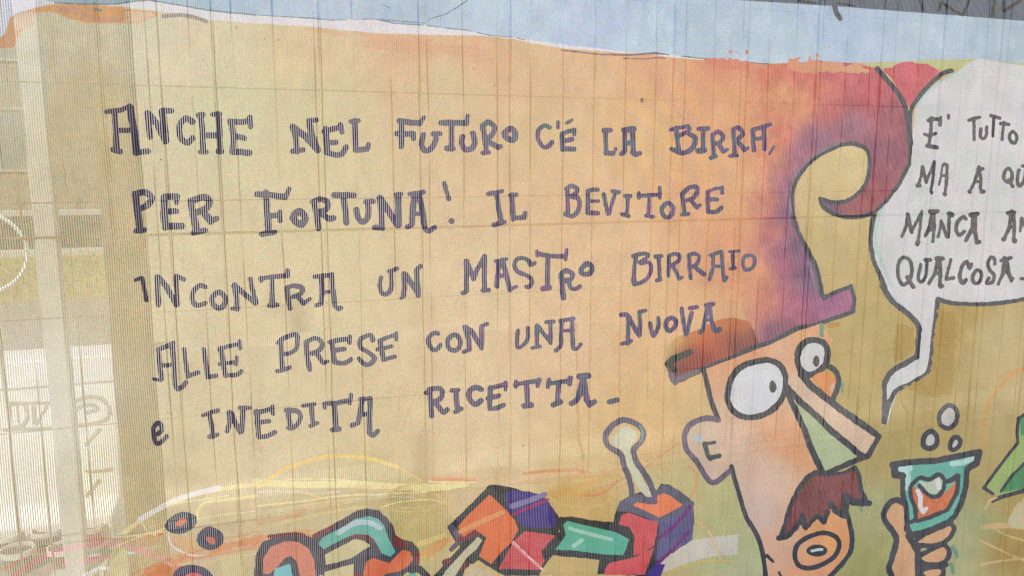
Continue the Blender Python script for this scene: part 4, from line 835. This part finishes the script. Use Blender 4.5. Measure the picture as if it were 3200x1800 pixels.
# grass verge: many blades in one mesh
gv, gf = [], []
base = sheet('verge_soil', -40, 9.9, 40, 14.55, -0.002, GRASSM)
R = random.Random(3)
for i in range(14000):
    x = R.uniform(-9, 6); y = R.uniform(9.95, 14.5); h = R.uniform(.04, .11); a = R.uniform(0, math.pi); w = .006
    dx, dy = math.cos(a)*w, math.sin(a)*w; lx, ly = R.uniform(-.03, .03), R.uniform(-.03, .03); n = len(gv)
    gv += [(x-dx, y-dy, 0), (x+dx, y+dy, 0), (x+lx, y+ly, h)]; gf.append((n, n+1, n+2))
me = bpy.data.meshes.new('grass'); me.from_pydata(gv, [], gf); me.materials.append(GRASSM)
tag(obj('grass', me), 'yellow green grass verge beyond the gravel path', 'grass', kind='stuff')

# ================================================================== buildings
# cream wall on the right, close behind the barrier
wx = at(430, 700, 5.2).x
bw = empty('cream_building', (wx, 5.2, 0))
tag(bw, 'cream plastered building filling the view right of the brown post', 'building')
wr = 16.0
MB().box((0, 0, 0), (wr, 6, 5.2)).build('wall', PLASTER, bw, bevel=.01)
MB().box((-0.02, -0.02, 0), (wr+.02, 0.0, 0.35)).build('plinth', CONCRETE, bw)
MB().box((-0.15, -0.25, 5.2), (wr+.15, 6.2, 5.4)).build('eaves', FRAMEM, bw)
# brown building across the road
bb = empty('brown_building', (-26, 29.5, 0))
tag(bb, 'dark brown building with rows of windows across the road', 'building')
MB().box((0, 0, 0), (44, 9, 15)).build('wall', PLASTER_DARK, bb)
MB().prism([(-0.4, 15), (9.4, 15), (4.5, 17.5)], -0.4, 44.4).build('roof', ROOFM, bb)
fp = None
for r_ in range(4):
    for c_ in range(12):
        x = 1.6+c_*3.5; z = 1.2+r_*3.4
        if fp is None:
            fp = MB().box((0, -0.06, 0), (1.4, -0.001, 0.09)).box((0, -0.06, 1.91), (1.4, -0.001, 2.0)).box((0, -0.06, 0.09), (0.09, -0.001, 1.91)).box((1.31, -0.06, 0.09), (1.4, -0.001, 1.91)).build('window', FRAMEM, bb)
            pn = MB().box((0.09, -0.03, 0.09), (1.31, -0.002, 1.91)).build('pane', GLASSM, fp)
            w = fp
        else:
            w = fp.copy(); C.objects.link(w); q = pn.copy(); C.objects.link(q); q.parent = w
        w.location = (x, 0, z)
# metal rail with white line beside the road is a low bollard chain: white hoop rack at the left edge
hc = at(-62, 790, 2.6)
hv = MB(); rr = 0.115; seg = 40
for i in range(seg):
    t0, t1 = math.tau*i/seg, math.tau*(i+1)/seg
    hv.tube((rr*math.cos(t0), 0, rr*math.sin(t0)), (rr*math.cos(t1), 0, rr*math.sin(t1)), 0.006, 6)
ho = hv.build('white_hoop', WHITEM, None); ho.location = hc
tag(ho, 'thin white hoop cut by the left edge of the picture', 'hoop')

# ================================================================== small things at the foot of the barrier
def pot(x, y, s, lab):
    e = empty('clay_pot', (x, y, 0)); tag(e, lab, 'pot', 'clay pots at the foot of the barrier')
    MB().lathe([(0.001, 0), (.055*s, 0), (.078*s, .12*s), (.072*s, .13*s), (.06*s, .11*s), (.001, .10*s)], 20).build('body', TERRA, e)
    MB().lathe([(.078*s, .115*s), (.088*s, .115*s), (.088*s, .145*s), (.078*s, .145*s), (.078*s, .115*s)], 20).build('rim', RIMM, e)
RIMM = mat('pale_rim', (0.75, 0.70, 0.60), 0.7, 0.1, 12)
for (px, py, s_, lab) in ((25, 1735, .62, 'clay pot cut by the left edge'), (95, 1690, .55, 'small clay pot against the barrier, second from the left'), (60, 1790, .66, 'clay pot in front, nearest to the lower left corner'),
                          (150, 1720, .62, 'clay pot beside the foot of the grey post, on its left'), (292, 1700, .55, 'clay pot just right of the grey post'), (200, 1775, .6, 'clay pot in front of the foot of the grey post')):
    d = ray(px, py); t = -CAM_H/d.z; pot(d.x*t, d.y*t, s_, lab)
def basket(px, py, r, h, lab):
    d = ray(px, py); t = -CAM_H/d.z
    e = empty('basket', (d.x*t, d.y*t, 0)); tag(e, lab, 'basket', 'woven baskets on the pavement')
    MB().lathe([(0.001, .004), (r*.86, .004), (r*.9, h*.3), (r*.97, h*.7), (r, h), (r*.92, h), (r*.88, h*.5), (r*.8, .02), (.001, .02)], 44, rib=.02).build('body', BASKET, e)
    mb = MB()
    for i in range(30):
        t0, t1 = math.tau*i/30, math.tau*(i+1)/30
        mb.tube((r*math.cos(t0), r*math.sin(t0), h), (r*math.cos(t1), r*math.sin(t1), h), r*.06, 6)
    mb.build('rim', WOODM, e)
basket(1312, 1700, .118, .20, 'round woven basket behind the turquoise pipe')
basket(1810, 1660, .13, .16, 'wide woven basket behind the turquoise bar')
d = ray(1568, 1530); t = -CAM_H/d.z
p = MB().box((-.03, -.03, 0), (.03, .03, .10)).build('wooden_stub', WOODM, None, bevel=.004); p.location = (d.x*t, d.y*t, 0)
tag(p, 'short wooden stub standing before the barrier, between the two baskets', 'post')
